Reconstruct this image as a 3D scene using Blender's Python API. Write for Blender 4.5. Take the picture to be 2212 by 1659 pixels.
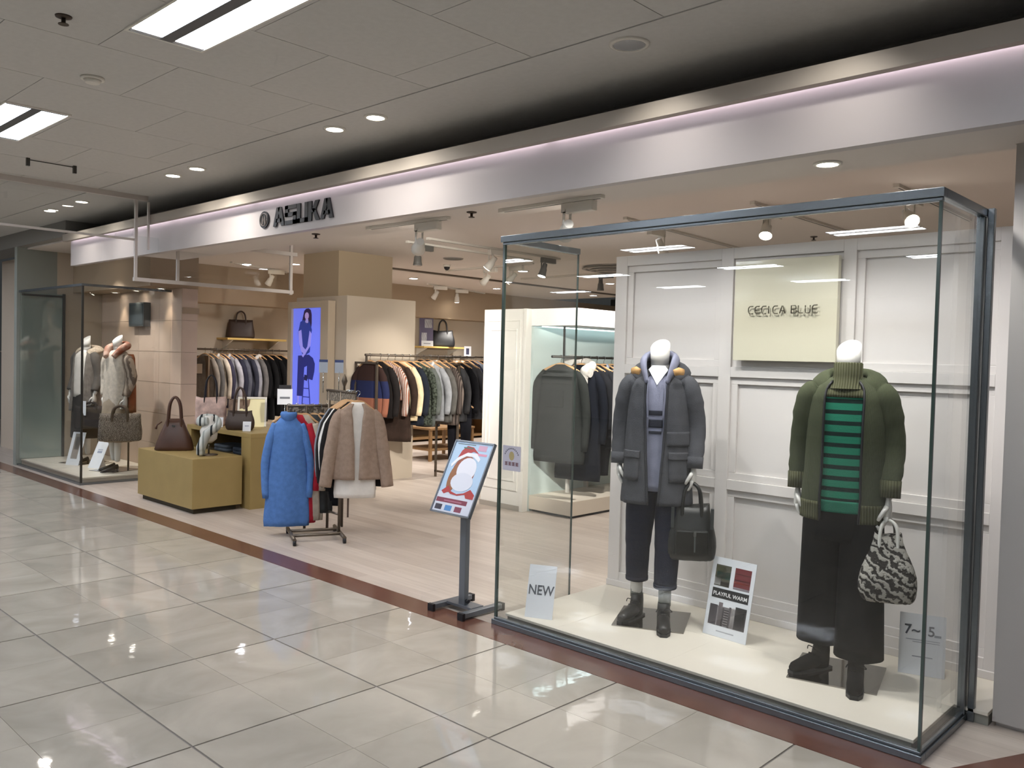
import bpy, bmesh, math, random
from mathutils import Vector, Matrix, Euler
for _o in list(bpy.data.objects): bpy.data.objects.remove(_o, do_unlink=True)
C = bpy.context.scene.collection
PI = math.pi
R = math.radians
rnd = random.Random(7)

# ------------------------------------------------------------ camera
cam_d = bpy.data.cameras.new('camera'); cam = bpy.data.objects.new('camera', cam_d); C.objects.link(cam)
cam_d.sensor_width = 36.0; cam_d.lens = 1838.6 / 2212 * 36.0; cam_d.clip_start = 0.05; cam_d.clip_end = 200
yaw, pit, rol = R(-43.4966), R(-1.7443), R(1.4459)
fw = Vector((math.sin(yaw)*math.cos(pit), math.cos(yaw)*math.cos(pit), math.sin(pit)))
r0 = Vector((math.cos(yaw), -math.sin(yaw), 0)); u0 = r0.cross(fw)
rt = r0*math.cos(rol) + u0*math.sin(rol); up = -r0*math.sin(rol) + u0*math.cos(rol)
M = Matrix(((rt.x, up.x, -fw.x, 0), (rt.y, up.y, -fw.y, 0), (rt.z, up.z, -fw.z, 1.55), (0, 0, 0, 1)))
cam.matrix_world = M
bpy.context.scene.camera = cam

# ------------------------------------------------------------ world, exposure
w = bpy.data.worlds.new('world'); bpy.context.scene.world = w; w.use_nodes = True
w.node_tree.nodes['Background'].inputs[0].default_value = (0.75, 0.78, 0.8, 1)
w.node_tree.nodes['Background'].inputs[1].default_value = 0.04
vs = bpy.context.scene.view_settings
vs.view_transform = 'Standard'; vs.look = 'None'; vs.gamma = 1.0; vs.use_curve_mapping = False
vs.exposure = 0.0
bpy.context.scene.cycles.max_bounces = 10
bpy.context.scene.cycles.transparent_max_bounces = 24
bpy.context.scene.cycles.sample_clamp_indirect = 6.0
bpy.context.scene.cycles.caustics_reflective = False
bpy.context.scene.cycles.caustics_refractive = False
# light levels of the lamps the place has
P_TUBE, P_DOWN, P_CASE, P_SHOP, P_TRACK, P_LED = 39.0, 44.0, 26.0, 190.0, 220.0, 12.0
P_SOFFIT = 56.0

# ------------------------------------------------------------ helpers
def s2l(c):
    return c/12.92 if c <= 0.04045 else ((c+0.055)/1.055)**2.4
def hexc(h):
    h = h.lstrip('#'); return tuple(s2l(int(h[i:i+2], 16)/255) for i in (0, 2, 4)) + (1,)
_mats = {}
def mat(name, col, rough=0.6, metal=0.0, spec=0.5, emit=0.0, noise=0.0, nscale=8.0, bump=0.0, bscale=60.0, coat=0.0, stretch=None):
    key = (name, col, rough, metal, emit, noise)
    if key in _mats: return _mats[key]
    m = bpy.data.materials.new(name); m.use_nodes = True; nt = m.node_tree; b = nt.nodes['Principled BSDF']
    c = hexc(col); b.inputs['Base Color'].default_value = c
    b.inputs['Roughness'].default_value = rough; b.inputs['Metallic'].default_value = metal
    b.inputs['Specular IOR Level'].default_value = spec
    if coat: b.inputs['Coat Weight'].default_value = coat; b.inputs['Coat Roughness'].default_value = 0.05
    if emit: b.inputs['Emission Color'].default_value = c; b.inputs['Emission Strength'].default_value = emit
    if noise or bump:
        tc = nt.nodes.new('ShaderNodeTexCoord'); vec = tc.outputs['Object']
        if stretch:
            mp = nt.nodes.new('ShaderNodeMapping'); mp.inputs['Scale'].default_value = stretch
            nt.links.new(vec, mp.inputs[0]); vec = mp.outputs[0]
    if noise:
        n = nt.nodes.new('ShaderNodeTexNoise'); n.inputs['Scale'].default_value = nscale; n.inputs['Detail'].default_value = 4
        nt.links.new(vec, n.inputs['Vector'])
        r = nt.nodes.new('ShaderNodeValToRGB')
        r.color_ramp.elements[0].position = 0.3; r.color_ramp.elements[1].position = 0.7
        r.color_ramp.elements[0].color = tuple(x*(1-noise) for x in c[:3])+(1,)
        r.color_ramp.elements[1].color = tuple(min(1, x*(1+noise)) for x in c[:3])+(1,)
        nt.links.new(n.outputs['Fac'], r.inputs[0]); nt.links.new(r.outputs[0], b.inputs['Base Color'])
    if bump:
        n = nt.nodes.new('ShaderNodeTexNoise'); n.inputs['Scale'].default_value = bscale; n.inputs['Detail'].default_value = 3
        nt.links.new(vec, n.inputs['Vector'])
        bp = nt.nodes.new('ShaderNodeBump'); bp.inputs['Strength'].default_value = bump; bp.inputs['Distance'].default_value = 0.01
        nt.links.new(n.outputs['Fac'], bp.inputs['Height']); nt.links.new(bp.outputs[0], b.inputs['Normal'])
    _mats[key] = m
    return m
def cloth(col, noise=0.16, bump=0.25, scale=14): return mat('cloth', col, 0.9, 0, 0.2, 0, noise, scale, bump, 220)

def bands(name, stops, rough=0.9, axis=2, scale=1.0, offset=0.0, repeat=False, bump=0.2):
    """colour bands along one object axis: stops = [(pos, hex)]"""
    m = bpy.data.materials.new(name); m.use_nodes = True; nt = m.node_tree; b = nt.nodes['Principled BSDF']
    b.inputs['Roughness'].default_value = rough; b.inputs['Specular IOR Level'].default_value = 0.2
    tc = nt.nodes.new('ShaderNodeTexCoord'); sp = nt.nodes.new('ShaderNodeSeparateXYZ'); nt.links.new(tc.outputs['Object'], sp.inputs[0])
    ma = nt.nodes.new('ShaderNodeMath'); ma.operation = 'MULTIPLY_ADD'; ma.inputs[1].default_value = scale; ma.inputs[2].default_value = offset
    nt.links.new(sp.outputs[axis], ma.inputs[0]); v = ma.outputs[0]
    if repeat:
        fr = nt.nodes.new('ShaderNodeMath'); fr.operation = 'FRACT'; nt.links.new(v, fr.inputs[0]); v = fr.outputs[0]
    r = nt.nodes.new('ShaderNodeValToRGB'); r.color_ramp.interpolation = 'CONSTANT'
    while len(r.color_ramp.elements) < len(stops): r.color_ramp.elements.new(0.5)
    for e, (p, h) in zip(r.color_ramp.elements, stops): e.position = p; e.color = hexc(h)
    nt.links.new(v, r.inputs[0]); nt.links.new(r.outputs[0], b.inputs['Base Color'])
    n = nt.nodes.new('ShaderNodeTexNoise'); n.inputs['Scale'].default_value = 150; nt.links.new(tc.outputs['Object'], n.inputs['Vector'])
    bp = nt.nodes.new('ShaderNodeBump'); bp.inputs['Strength'].default_value = bump; bp.inputs['Distance'].default_value = 0.01
    nt.links.new(n.outputs['Fac'], bp.inputs['Height']); nt.links.new(bp.outputs[0], b.inputs['Normal'])
    return m

def patterned(name, a, bcol, kind='wave', scale=20, dist=2.0, rough=0.9, thr=0.5, soft=0.1, rot=(0, 0, 0)):
    m = bpy.data.materials.new(name); m.use_nodes = True; nt = m.node_tree; b = nt.nodes['Principled BSDF']
    b.inputs['Roughness'].default_value = rough; b.inputs['Specular IOR Level'].default_value = 0.2
    tc = nt.nodes.new('ShaderNodeTexCoord'); mp = nt.nodes.new('ShaderNodeMapping'); mp.inputs['Rotation'].default_value = rot
    nt.links.new(tc.outputs['Object'], mp.inputs[0])
    if kind == 'wave':
        t = nt.nodes.new('ShaderNodeTexWave'); t.inputs['Scale'].default_value = scale; t.inputs['Distortion'].default_value = dist; t.inputs['Detail'].default_value = 3
        t.inputs['Detail Scale'].default_value = 3
    else:
        t = nt.nodes.new('ShaderNodeTexNoise'); t.inputs['Scale'].default_value = scale; t.inputs['Detail'].default_value = 2
    nt.links.new(mp.outputs[0], t.inputs['Vector'])
    r = nt.nodes.new('ShaderNodeValToRGB'); r.color_ramp.elements[0].position = max(0, thr-soft); r.color_ramp.elements[1].position = min(1, thr+soft)
    r.color_ramp.elements[0].color = hexc(a); r.color_ramp.elements[1].color = hexc(bcol)
    nt.links.new(t.outputs['Fac'], r.inputs[0]); nt.links.new(r.outputs[0], b.inputs['Base Color'])
    bp = nt.nodes.new('ShaderNodeBump'); bp.inputs['Strength'].default_value = 0.5; bp.inputs['Distance'].default_value = 0.01
    nt.links.new(t.outputs['Fac'], bp.inputs['Height']); nt.links.new(bp.outputs[0], b.inputs['Normal'])
    return m

def glass_mat(name, tint, rough=0.0, ior=1.5):
    m = bpy.data.materials.new(name); m.use_nodes = True; nt = m.node_tree
    for n in list(nt.nodes): nt.nodes.remove(n)
    out = nt.nodes.new('ShaderNodeOutputMaterial'); mix = nt.nodes.new('ShaderNodeMixShader'); fr = nt.nodes.new('ShaderNodeFresnel')
    geo = nt.nodes.new('ShaderNodeNewGeometry'); mr = nt.nodes.new('ShaderNodeMapRange')   # same reflectance on both faces of the thin pane
    mr.inputs[3].default_value = ior; mr.inputs[4].default_value = 1.0/ior
    nt.links.new(geo.outputs['Backfacing'], mr.inputs[0]); nt.links.new(mr.outputs[0], fr.inputs['IOR'])
    t = nt.nodes.new('ShaderNodeBsdfTransparent'); t.inputs[0].default_value = hexc(tint)
    g = nt.nodes.new('ShaderNodeBsdfGlossy'); g.inputs['Roughness'].default_value = rough; g.inputs['Color'].default_value = (1, 1, 1, 1)
    nt.links.new(fr.outputs[0], mix.inputs[0]); nt.links.new(t.outputs[0], mix.inputs[1]); nt.links.new(g.outputs[0], mix.inputs[2])
    nt.links.new(mix.outputs[0], out.inputs[0])
    return m

class MB:
    def __init__(s): s.v = []; s.f = []; s.sm = []
    def quad(s, a, b, c, d, sm=False):
        i = len(s.v); s.v += [tuple(a), tuple(b), tuple(c), tuple(d)]; s.f.append((i, i+1, i+2, i+3)); s.sm.append(sm); return s
    def box(s, x0, x1, y0, y1, z0, z1, fr=None):
        x0, x1 = min(x0, x1), max(x0, x1); y0, y1 = min(y0, y1), max(y0, y1); z0, z1 = min(z0, z1), max(z0, z1)
        i = len(s.v)
        p = [(x0, y0, z0), (x1, y0, z0), (x1, y1, z0), (x0, y1, z0), (x0, y0, z1), (x1, y0, z1), (x1, y1, z1), (x0, y1, z1)]
        if fr is not None: p = [tuple(fr @ Vector(q)) for q in p]
        s.v += p
        for f in ((0, 3, 2, 1), (4, 5, 6, 7), (0, 1, 5, 4), (1, 2, 6, 5), (2, 3, 7, 6), (3, 0, 4, 7)):
            s.f.append(tuple(i+k for k in f)); s.sm.append(False)
        return s
    def loft(s, rings, closed=True, cap0=True, cap1=True, sm=True):
        i = len(s.v); n = len(rings[0])
        for r in rings: s.v += [tuple(p) for p in r]
        for a in range(len(rings)-1):
            for k in range(n if closed else n-1):
                k2 = (k+1) % n
                s.f.append((i+a*n+k, i+a*n+k2, i+(a+1)*n+k2, i+(a+1)*n+k)); s.sm.append(sm)
        if closed:
            if cap0: s.f.append(tuple(i+k for k in reversed(range(n)))); s.sm.append(False)
            if cap1: s.f.append(tuple(i+(len(rings)-1)*n+k for k in range(n))); s.sm.append(False)
        return s
    def tube(s, pts, rad, n=10, flat=(1, 1), caps=True, upv=None):
        pts = [Vector(p) for p in pts]
        if not hasattr(rad, '__len__'): rad = [rad]*len(pts)
        rings = []; prev = None
        for k, p in enumerate(pts):
            d = (pts[min(k+1, len(pts)-1)] - pts[max(k-1, 0)]).normalized()
            if prev is None:
                ref = Vector(upv) if upv else (Vector((0, 0, 1)) if abs(d.z) < 0.9 else Vector((0, 1, 0)))
                a = (ref - d*ref.dot(d)).normalized()
            else:
                a = (prev - d*prev.dot(d)).normalized()
            prev = a; b = d.cross(a)
            rings.append([p + a*(math.cos(2*PI*j/n)*rad[k]*flat[0]) + b*(math.sin(2*PI*j/n)*rad[k]*flat[1]) for j in range(n)])
        return s.loft(rings, True, caps, caps)
    def lathe(s, prof, n=24, c=(0, 0, 0), cap=True):
        rings = [[(c[0]+r*math.cos(2*PI*j/n), c[1]+r*math.sin(2*PI*j/n), c[2]+z) for j in range(n)] for r, z in prof]
        return s.loft(rings, True, cap, cap)
    def prism(s, poly, d0, d1, fr):
        """2D polygon (x, z in the frame) extruded along frame y from d0 to d1"""
        i = len(s.v); n = len(poly)
        s.v += [tuple(fr @ Vector((x, d0, z))) for x, z in poly] + [tuple(fr @ Vector((x, d1, z))) for x, z in poly]
        s.f.append(tuple(i+k for k in range(n))); s.sm.append(False)
        s.f.append(tuple(i+n+k for k in reversed(range(n)))); s.sm.append(False)
        for k in range(n):
            k2 = (k+1) % n; s.f.append((i+k, i+n+k, i+n+k2, i+k2)); s.sm.append(False)
        return s
    def add(s, o, fr=None):
        i = len(s.v); s.v += [tuple(fr @ Vector(p)) if fr is not None else p for p in o.v]
        s.f += [tuple(i+k for k in f) for f in o.f]; s.sm += o.sm; return s
    def mesh(s, name):
        me = bpy.data.meshes.new(name); me.from_pydata(s.v, [], s.f); me.polygons.foreach_set('use_smooth', s.sm); 
        bm = bmesh.new(); bm.from_mesh(me); bmesh.ops.recalc_face_normals(bm, faces=bm.faces); bm.to_mesh(me); bm.free()
        me.update(); return me

def obj(name, mb, m, parent=None, bevel=0, label=None, cat=None, group=None, kind=None, sub=0, solid=0):
    me = mb.mesh(name) if isinstance(mb, MB) else mb
    if m is not None and not me.materials: me.materials.append(m)
    o = bpy.data.objects.new(name, me); C.objects.link(o)
    if parent is not None: o.parent = parent
    if solid:
        md = o.modifiers.new('solid', 'SOLIDIFY'); md.thickness = solid; md.offset = -1
    if bevel:
        md = o.modifiers.new('bevel', 'BEVEL'); md.width = bevel; md.segments = 2; md.limit_method = 'ANGLE'
    if sub:
        md = o.modifiers.new('sub', 'SUBSURF'); md.levels = sub; md.render_levels = sub
    tag(o, label, cat, group, kind)
    return o
def tag(o, label=None, cat=None, group=None, kind=None):
    if label: o['label'] = label
    if cat: o['category'] = cat
    if group: o['group'] = group
    if kind: o['kind'] = kind
def thing(name, label, cat, loc=(0, 0, 0), rz=0.0, group=None):
    o = bpy.data.objects.new(name, None); C.objects.link(o); o.location = loc; o.rotation_euler = (0, 0, rz); o.empty_display_size = 0.1
    tag(o, label, cat, group); return o
def struct(name, mb, m, label, cat, bevel=0):
    return obj(name, mb, m, None, bevel, label, cat, None, 'structure')
def box(*a): return MB().box(*a)
def copy_tree(o, parent=None):
    c = o.copy(); C.objects.link(c)
    if parent is not None: c.parent = parent
    for ch in o.children: copy_tree(ch, c)
    return c
def lamp(kind, name, loc, energy, col=(1, 1, 1), parent=None, aim=None, size=0.05, cone=60, blend=0.5):
    l = bpy.data.lights.new(name, kind); l.energy = energy; l.color = col
    if kind in ('SPOT', 'POINT'): l.shadow_soft_size = size
    if kind == 'SPOT': l.spot_size = R(cone); l.spot_blend = blend
    o = bpy.data.objects.new(name, l); C.objects.link(o); o.location = loc
    if aim is not None: o.rotation_euler = Vector(aim).to_track_quat('-Z', 'Y').to_euler()
    if parent is not None: o.parent = parent
    return o
def frame(o, xdir, zdir=(0, 0, 1)):
    x = Vector(xdir).normalized(); z = Vector(zdir); z = (z - x*z.dot(x)).normalized(); y = z.cross(x)
    return Matrix(((x.x, y.x, z.x, o[0]), (x.y, y.y, z.y, o[1]), (x.z, y.z, z.z, o[2]), (0, 0, 0, 1)))
def text_mesh(txt, size, ext=0.001, align='CENTER', bold=0.0):
    cu = bpy.data.curves.new('text', 'FONT'); cu.body = txt; cu.size = size; cu.extrude = ext; cu.align_x = align; cu.align_y = 'CENTER'; cu.offset = bold
    cu.resolution_u = 3
    o = bpy.data.objects.new('text', cu); C.objects.link(o)
    dg = bpy.context.evaluated_depsgraph_get(); me = bpy.data.meshes.new_from_object(o.evaluated_get(dg))
    bpy.data.objects.remove(o, do_unlink=True); me.name = 'lettering'
    return me
def place_text(txt, size, fr, m, parent, ext=0.001, bold=0.0, name='lettering', sx=1.0):
    """text standing in the frame's xz plane, read from frame -y"""
    me = text_mesh(txt, size, ext, 'CENTER', bold)
    T = fr @ Matrix.Rotation(R(90), 4, 'X') @ Matrix.Diagonal((sx, 1, 1, 1))
    me.transform(T); me.materials.clear(); me.materials.append(m)
    return obj(name, me, m, parent)

# ------------------------------------------------------------ materials
def tile_mat():
    m = bpy.data.materials.new('polished_tile'); m.use_nodes = True; nt = m.node_tree; b = nt.nodes['Principled BSDF']
    tc = nt.nodes.new('ShaderNodeTexCoord'); oi = nt.nodes.new('ShaderNodeObjectInfo'); geo = nt.nodes.new('ShaderNodeNewGeometry')
    va = nt.nodes.new('ShaderNodeVectorMath'); va.operation = 'ADD'
    sc = nt.nodes.new('ShaderNodeMath'); sc.operation = 'MULTIPLY'; sc.inputs[1].default_value = 40
    nt.links.new(oi.outputs['Random'], sc.inputs[0]); nt.links.new(geo.outputs['Position'], va.inputs[0]); nt.links.new(sc.outputs[0], va.inputs[1])
    n = nt.nodes.new('ShaderNodeTexNoise'); n.inputs['Scale'].default_value = 2.2; n.inputs['Detail'].default_value = 6; n.inputs['Distortion'].default_value = 1.2
    nt.links.new(va.outputs[0], n.inputs['Vector'])
    r = nt.nodes.new('ShaderNodeValToRGB'); r.color_ramp.elements[0].position = 0.3; r.color_ramp.elements[1].position = 0.72
    r.color_ramp.elements[0].color = hexc('#a19a8f'); r.color_ramp.elements[1].color = hexc('#b7afa3')
    nt.links.new(n.outputs['Fac'], r.inputs[0])
    hs = nt.nodes.new('ShaderNodeHueSaturation'); nt.links.new(r.outputs[0], hs.inputs['Color'])
    mr = nt.nodes.new('ShaderNodeMapRange'); mr.inputs[3].default_value = 0.93; mr.inputs[4].default_value = 1.05
    nt.links.new(oi.outputs['Random'], mr.inputs[0]); nt.links.new(mr.outputs[0], hs.inputs['Value'])
    nt.links.new(hs.outputs[0], b.inputs['Base Color'])
    b.inputs['Roughness'].default_value = 0.045; b.inputs['Specular IOR Level'].default_value = 0.75
    n2 = nt.nodes.new('ShaderNodeTexNoise'); n2.inputs['Scale'].default_value = 9; nt.links.new(geo.outputs['Position'], n2.inputs['Vector'])
    bp = nt.nodes.new('ShaderNodeBump'); bp.inputs['Strength'].default_value = 0.035; bp.inputs['Distance'].default_value = 0.02
    nt.links.new(n2.outputs['Fac'], bp.inputs['Height']); nt.links.new(bp.outputs[0], b.inputs['Normal'])
    return m
def wood_floor_mat():
    m = bpy.data.materials.new('pale_wood_floor'); m.use_nodes = True; nt = m.node_tree; b = nt.nodes['Principled BSDF']
    tc = nt.nodes.new('ShaderNodeTexCoord')
    br = nt.nodes.new('ShaderNodeTexBrick'); br.inputs['Scale'].default_value = 1.0; br.inputs['Brick Width'].default_value = 1.2; br.inputs['Row Height'].default_value = 0.14
    br.inputs['Mortar Size'].default_value = 0.0015; br.inputs['Color1'].default_value = hexc('#c9bdb2'); br.inputs['Color2'].default_value = hexc('#b8aba0'); br.inputs['Mortar'].default_value = hexc('#aa9d92')
    nt.links.new(tc.outputs['Object'], br.inputs['Vector'])
    mp = nt.nodes.new('ShaderNodeMapping'); mp.inputs['Scale'].default_value = (0.8, 14, 1); nt.links.new(tc.outputs['Object'], mp.inputs[0])
    n = nt.nodes.new('ShaderNodeTexNoise'); n.inputs['Scale'].default_value = 2.0; n.inputs['Detail'].default_value = 4; nt.links.new(mp.outputs[0], n.inputs['Vector'])
    mx = nt.nodes.new('ShaderNodeMixRGB'); mx.blend_type = 'MULTIPLY'; mx.inputs[0].default_value = 0.5
    r = nt.nodes.new('ShaderNodeValToRGB'); r.color_ramp.elements[0].color = (0.72, 0.69, 0.66, 1); r.color_ramp.elements[0].position = 0.3; r.color_ramp.elements[1].position = 0.65
    nt.links.new(n.outputs['Fac'], r.inputs[0]); nt.links.new(br.outputs[0], mx.inputs[1]); nt.links.new(r.outputs[0], mx.inputs[2])
    nt.links.new(mx.outputs[0], b.inputs['Base Color']); b.inputs['Roughness'].default_value = 0.35
    return m
TILE = tile_mat(); WOOD = wood_floor_mat()
GROUT = mat('grout', '#77706a', 0.7); BROWN = mat('brown_tile', '#664539', 0.2, noise=0.12, nscale=3)
CEIL = mat('ceiling_board', '#c4c2be', 0.95, noise=0.03, nscale=30, bump=0.1, bscale=180); CEILS = mat('shop_ceiling', '#d3cbc4', 0.9)
DARKG = mat('recess_grey', '#85827e', 0.9)
FASC = mat('fascia_cream', '#b3acaa', 0.40, bump=0.03, bscale=300); FASCT = mat('fascia_top', '#a69d92', 0.6)
WHITE = mat('white_paint', '#e2ddd6', 0.5); WARMW = mat('warm_wall', '#bdb09e', 0.8); TANW = mat('tan_wall', '#b5a188', 0.85)
BULK = mat('bulkhead_tan', '#a08d76', 0.85); COL = mat('column_tan', '#ac9b82', 0.85)
GREYGREEN = mat('greygreen_panel', '#8d918a', 0.6); PILLAR = mat('pillar_grey', '#b4afab', 0.7)
CHROME = mat('chrome', '#b9bec2', 0.12, 1.0); STEEL = mat('steel_grey', '#7e8488', 0.28, 1.0); DSTEEL = mat('dark_steel', '#4c4b47', 0.4, 0.8)
BRONZE = mat('bronze_metal', '#6f655a', 0.4, 0.7); BLACK = mat('black', '#15151a', 0.5); BLACKM = mat('black_letter', '#17161a', 0.35)
WPLAST = mat('white_plastic', '#d9d5cc', 0.5); GPLAST = mat('grey_plastic', '#5d5c58', 0.5)
MANN = mat('mannequin_white', '#d6d3ce', 0.4); CARD = mat('white_card', '#dfe2e8', 0.5)
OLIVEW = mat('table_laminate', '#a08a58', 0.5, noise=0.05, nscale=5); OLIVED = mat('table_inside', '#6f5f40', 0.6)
YWOOD = mat('yellow_wood', '#d2b268', 0.5); HANGW = mat('hanger_wood', '#c0976b', 0.5)
GLASS = glass_mat('clear_glass', '#fafbfa'); GLASSG = glass_mat('smoke_glass', '#f8f9f9'); EDGE = mat('glass_edge', '#3c4a44', 0.15)
EMTUBE = mat('tube_light', '#eaf2ff', 0.5, emit=P_TUBE); EMDL = mat('lamp_lens', '#fff6e8', 0.5, emit=40.0); EMDLC = mat('lamp_lens_cool', '#f4f4ff', 0.5, emit=45.0)
EMLED = mat('led_strip', '#f1e8fa', 0.5, emit=P_LED)
# ------------------------------------------------------------ floor
fl = struct('floor', MB().box(-20, 7, -11, 3.318, -0.08, -0.004), GROUT, 'polished beige stone tile floor of the mall walkway', 'floor')
xs = [0.75-0.45*k for k in range(8)] + [-2.70] + [-3.14-0.45*k for k in range(23)]
ys = [0.65, 1.098, 1.546, 1.994, 2.442, 2.878, 3.314]
strongx = {0.3, -0.6, -1.5, -2.4, -3.14, -4.04, -4.94, -5.84, -6.74, -7.64, -8.54, -9.44, -10.34, -11.24, -12.14, -13.04}
for i in range(len(xs)-1):
    for j in range(len(ys)-1):
        def gp(v, st): return 0.005 if any(abs(v-q) < 0.02 for q in st) else 0.0008
        x1, x0 = xs[i]-gp(xs[i], strongx), xs[i+1]+gp(xs[i+1], strongx)
        y0, y1 = ys[j]+gp(ys[j], (1.546, 2.442)), ys[j+1]-gp(ys[j+1], (1.546, 2.442))
        obj('floor_tile', MB().box(x0, x1, y0, y1, -0.03, 0), TILE, fl)
f2 = MB(); f2.box(-20, 7, -11, 0.645, -0.03, 0); f2.box(-20, xs[-1]-0.005, 0.65, 3.314, -0.03, 0); f2.box(0.755, 7, 0.65, 3.314, -0.03, 0)
obj('tile_field', f2, TILE, fl, kind='stuff')
struct('floor', MB().box(-20, 7, 3.512, 16.5, -0.08, 0), WOOD, 'pale wood plank floor inside the clothes shop', 'floor')
tr = MB(); tr.box(-20, 7, 3.318, 3.512, -0.08, 0.0)
tr.v += []; 
struct('trim_1', tr, BROWN, 'reddish brown stone strip edging the shop floor', 'floor trim')
pm = MB(); I4 = Matrix.Identity(4)
fr_xy = Matrix(((1, 0, 0, 0), (0, 0, 1, 0), (0, 1, 0, 0), (0, 0, 0, 1)))
pm.prism([(-1.005, 3.512), (0.9, 3.512), (0.9, 4.12), (-0.715, 4.12)], 0.0, 0.003, fr_xy)
struct('trim_2', pm, BROWN, 'brown stone strip turning diagonally beside the grey pillar', 'floor trim')

# ------------------------------------------------------------ mall ceiling
ce = struct('ceiling', MB().box(-20, 7, -11, 3.97, 3.03, 3.1), DARKG, 'grey board ceiling of the mall walkway', 'ceiling')
cw = 0.75
for k in range(-4, 13):
    x1 = -2.81 - cw*k; x0 = x1 - cw
    off = 2.80 if k % 2 == 0 else 2.40
    e = [off-0.8*j for j in range(0, 5)]
    e = [3.043] + [q for q in e if q > 0.35] + [0.3]
    for a, b in zip(e[1:], e[:-1]):
        obj('ceiling_panel', MB().box(x0+0.002, x1-0.002, a+0.002, b-0.002, 3.0, 3.02), CEIL, ce)
c2 = MB(); c2.box(-20, 7, -11, 0.298, 3.0, 3.02); c2.box(-20, -12.565, 0.3, 3.043, 3.0, 3.02); c2.box(0.195, 7, 0.3, 3.043, 3.0, 3.02)
obj('ceiling_field', c2, CEIL, ce, kind='stuff')
obj('border_panel', MB().box(-20, 7, 3.053, 3.95, 3.0, 3.02), CEIL, ce)
struct('wall_front', MB().box(-20, 7, 3.95, 4.0, 2.845, 3.03), DARKG, 'dark grey recess wall above the shop fascia', 'wall')
# ------------------------------------------------------------ fascia
struct('trim_3', MB().box(-10.5, 3.0, 3.53, 3.578, 2.752, 2.832).box(-10.5, 3.0, 3.578, 3.95, 2.815, 2.84), FASCT, 'cream fascia top board with a light line below it', 'fascia')
fa = struct('trim_4', MB().box(-10.5, 3.0, 3.62, 3.68, 2.485, 2.815), FASC, 'cream fascia board carrying the black shop sign', 'fascia')
for x0, x1 in ((-10.46, -7.9), (-7.88, -6.4), (-6.37, -3.2), (-3.17, 0.0), (0.03, 2.9)):
    ls = thing('light_strip', 'white LED light strip behind the fascia top board, run from %.1f m left of the pillar' % (-1-x0), 'light', (x0, 3.6, 2.8))
    ls['label'] = {-10.46: 'leftmost white LED strip along the fascia over the left display case', -7.88: 'white LED strip on the fascia just left of the oval emblem', -6.37: 'white LED strip on the fascia above the black shop name', -3.17: 'white LED strip on the fascia above the right display case', 0.03: 'white LED strip at the right end of the fascia over the grey pillar'}[x0]
    obj('strip_body', MB().box(0, x1-x0, -0.012, 0.012, 0.002, 0.014), WPLAST, ls)
    obj('diffuser', MB().box(0.005, x1-x0-0.005, -0.010, 0.010, -0.004, 0.002), EMLED, ls)
# ------------------------------------------------------------ shop shell
struct('ceiling', MB().box(-12.3, 3.0, 3.68, 13.6, 2.8, 2.84), CEILS, 'pale plaster ceiling of the clothes shop', 'ceiling')
struct('trim_9', MB().box(-9.0, -0.985, 3.68, 4.22, 2.52, 2.8).box(-0.985, 3.0, 3.68, 4.128, 2.52, 2.8), CEILS, 'lowered pale soffit just behind the fascia', 'soffit')
struct('trim_5', MB().box(-20, -10.5, 3.56, 3.95, 2.82, 3.0), DARKG, 'dark grey ceiling beam left of the fascia', 'beam')
struct('wall_back', MB().box(-12.3, 7, 16.3, 16.5, 0, 3), mat('dark_back', '#4a4540', 0.9), 'dark wall at the far back of the shop', 'wall')
struct('wall_left', MB().box(-12.3, -12.2, 4.04, 16.3, 0, 2.8), WARMW, 'long beige left wall of the shop', 'wall')
struct('wall_end', MB().box(-12.3, -12.2, 3.56, 4.04, 0, 2.82), GREYGREEN, 'grey green end wall of the left display case', 'wall')
struct('wall_right', MB().box(-0.98, 3.0, 4.13, 4.75, 0.02, 2.8).box(-0.97, 3.0, 4.15, 4.7, 0, 0.02), PILLAR, 'plain grey pillar wall at the right edge of the shop', 'wall')
struct('wall_side', MB().box(2.9, 3.0, 4.75, 16.3, 0, 2.8), WARMW, 'right inner wall of the shop', 'wall')
struct('trim_6', MB().box(-12.2, -9.8, 4.24, 4.82, 2.28, 2.8), BULK, 'tan bulkhead box over the left display case', 'bulkhead')
struct('trim_7', MB().box(-12.2, -11.8, 4.82, 16.3, 2.25, 2.8), BULK, 'tan bulkhead along the left wall over the clothes rails', 'bulkhead')
tw = struct('wall_tiled', MB().box(-12.2, -9.806, 4.628, 4.814, 0, 2.28), mat('tile_joint', '#9b8b7d', 0.8), 'pinkish stone tiled wall behind the left display case', 'wall')
STONE = mat('pink_stone', '#c3ae9c', 0.45, noise=0.06, nscale=4)
for i in range(4):
    for j in range(6):
        obj('wall_tile', MB().box(-12.2+0.6*i+0.002, -12.2+0.6*(i+1)-0.002, 4.618, 4.63, 0.38*j+0.002, min(2.278, 0.38*(j+1)-0.002)), STONE, tw)
for j in range(6):
    obj('wall_tile', MB().box(-9.808, -9.796, 4.624, 4.812, 0.38*j+0.002, min(2.278, 0.38*(j+1)-0.002)), STONE, tw)
struct('trim_8', MB().box(-9.798, -9.785, 4.62, 4.83, 1.98, 2.05), BULK, 'thin tan band across the side of the tiled wall', 'moulding')
struct('column', MB().box(-9.42, -8.66, 6.03, 6.85, 2.2, 2.8), COL, 'square tan column standing above the screen wall', 'column')
blk = struct('wall_screen', MB().box(-9.42, -8.34, 5.935, 6.98, 0, 2.24), WARMW, 'beige freestanding wall block behind the blue screen', 'wall')
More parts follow.
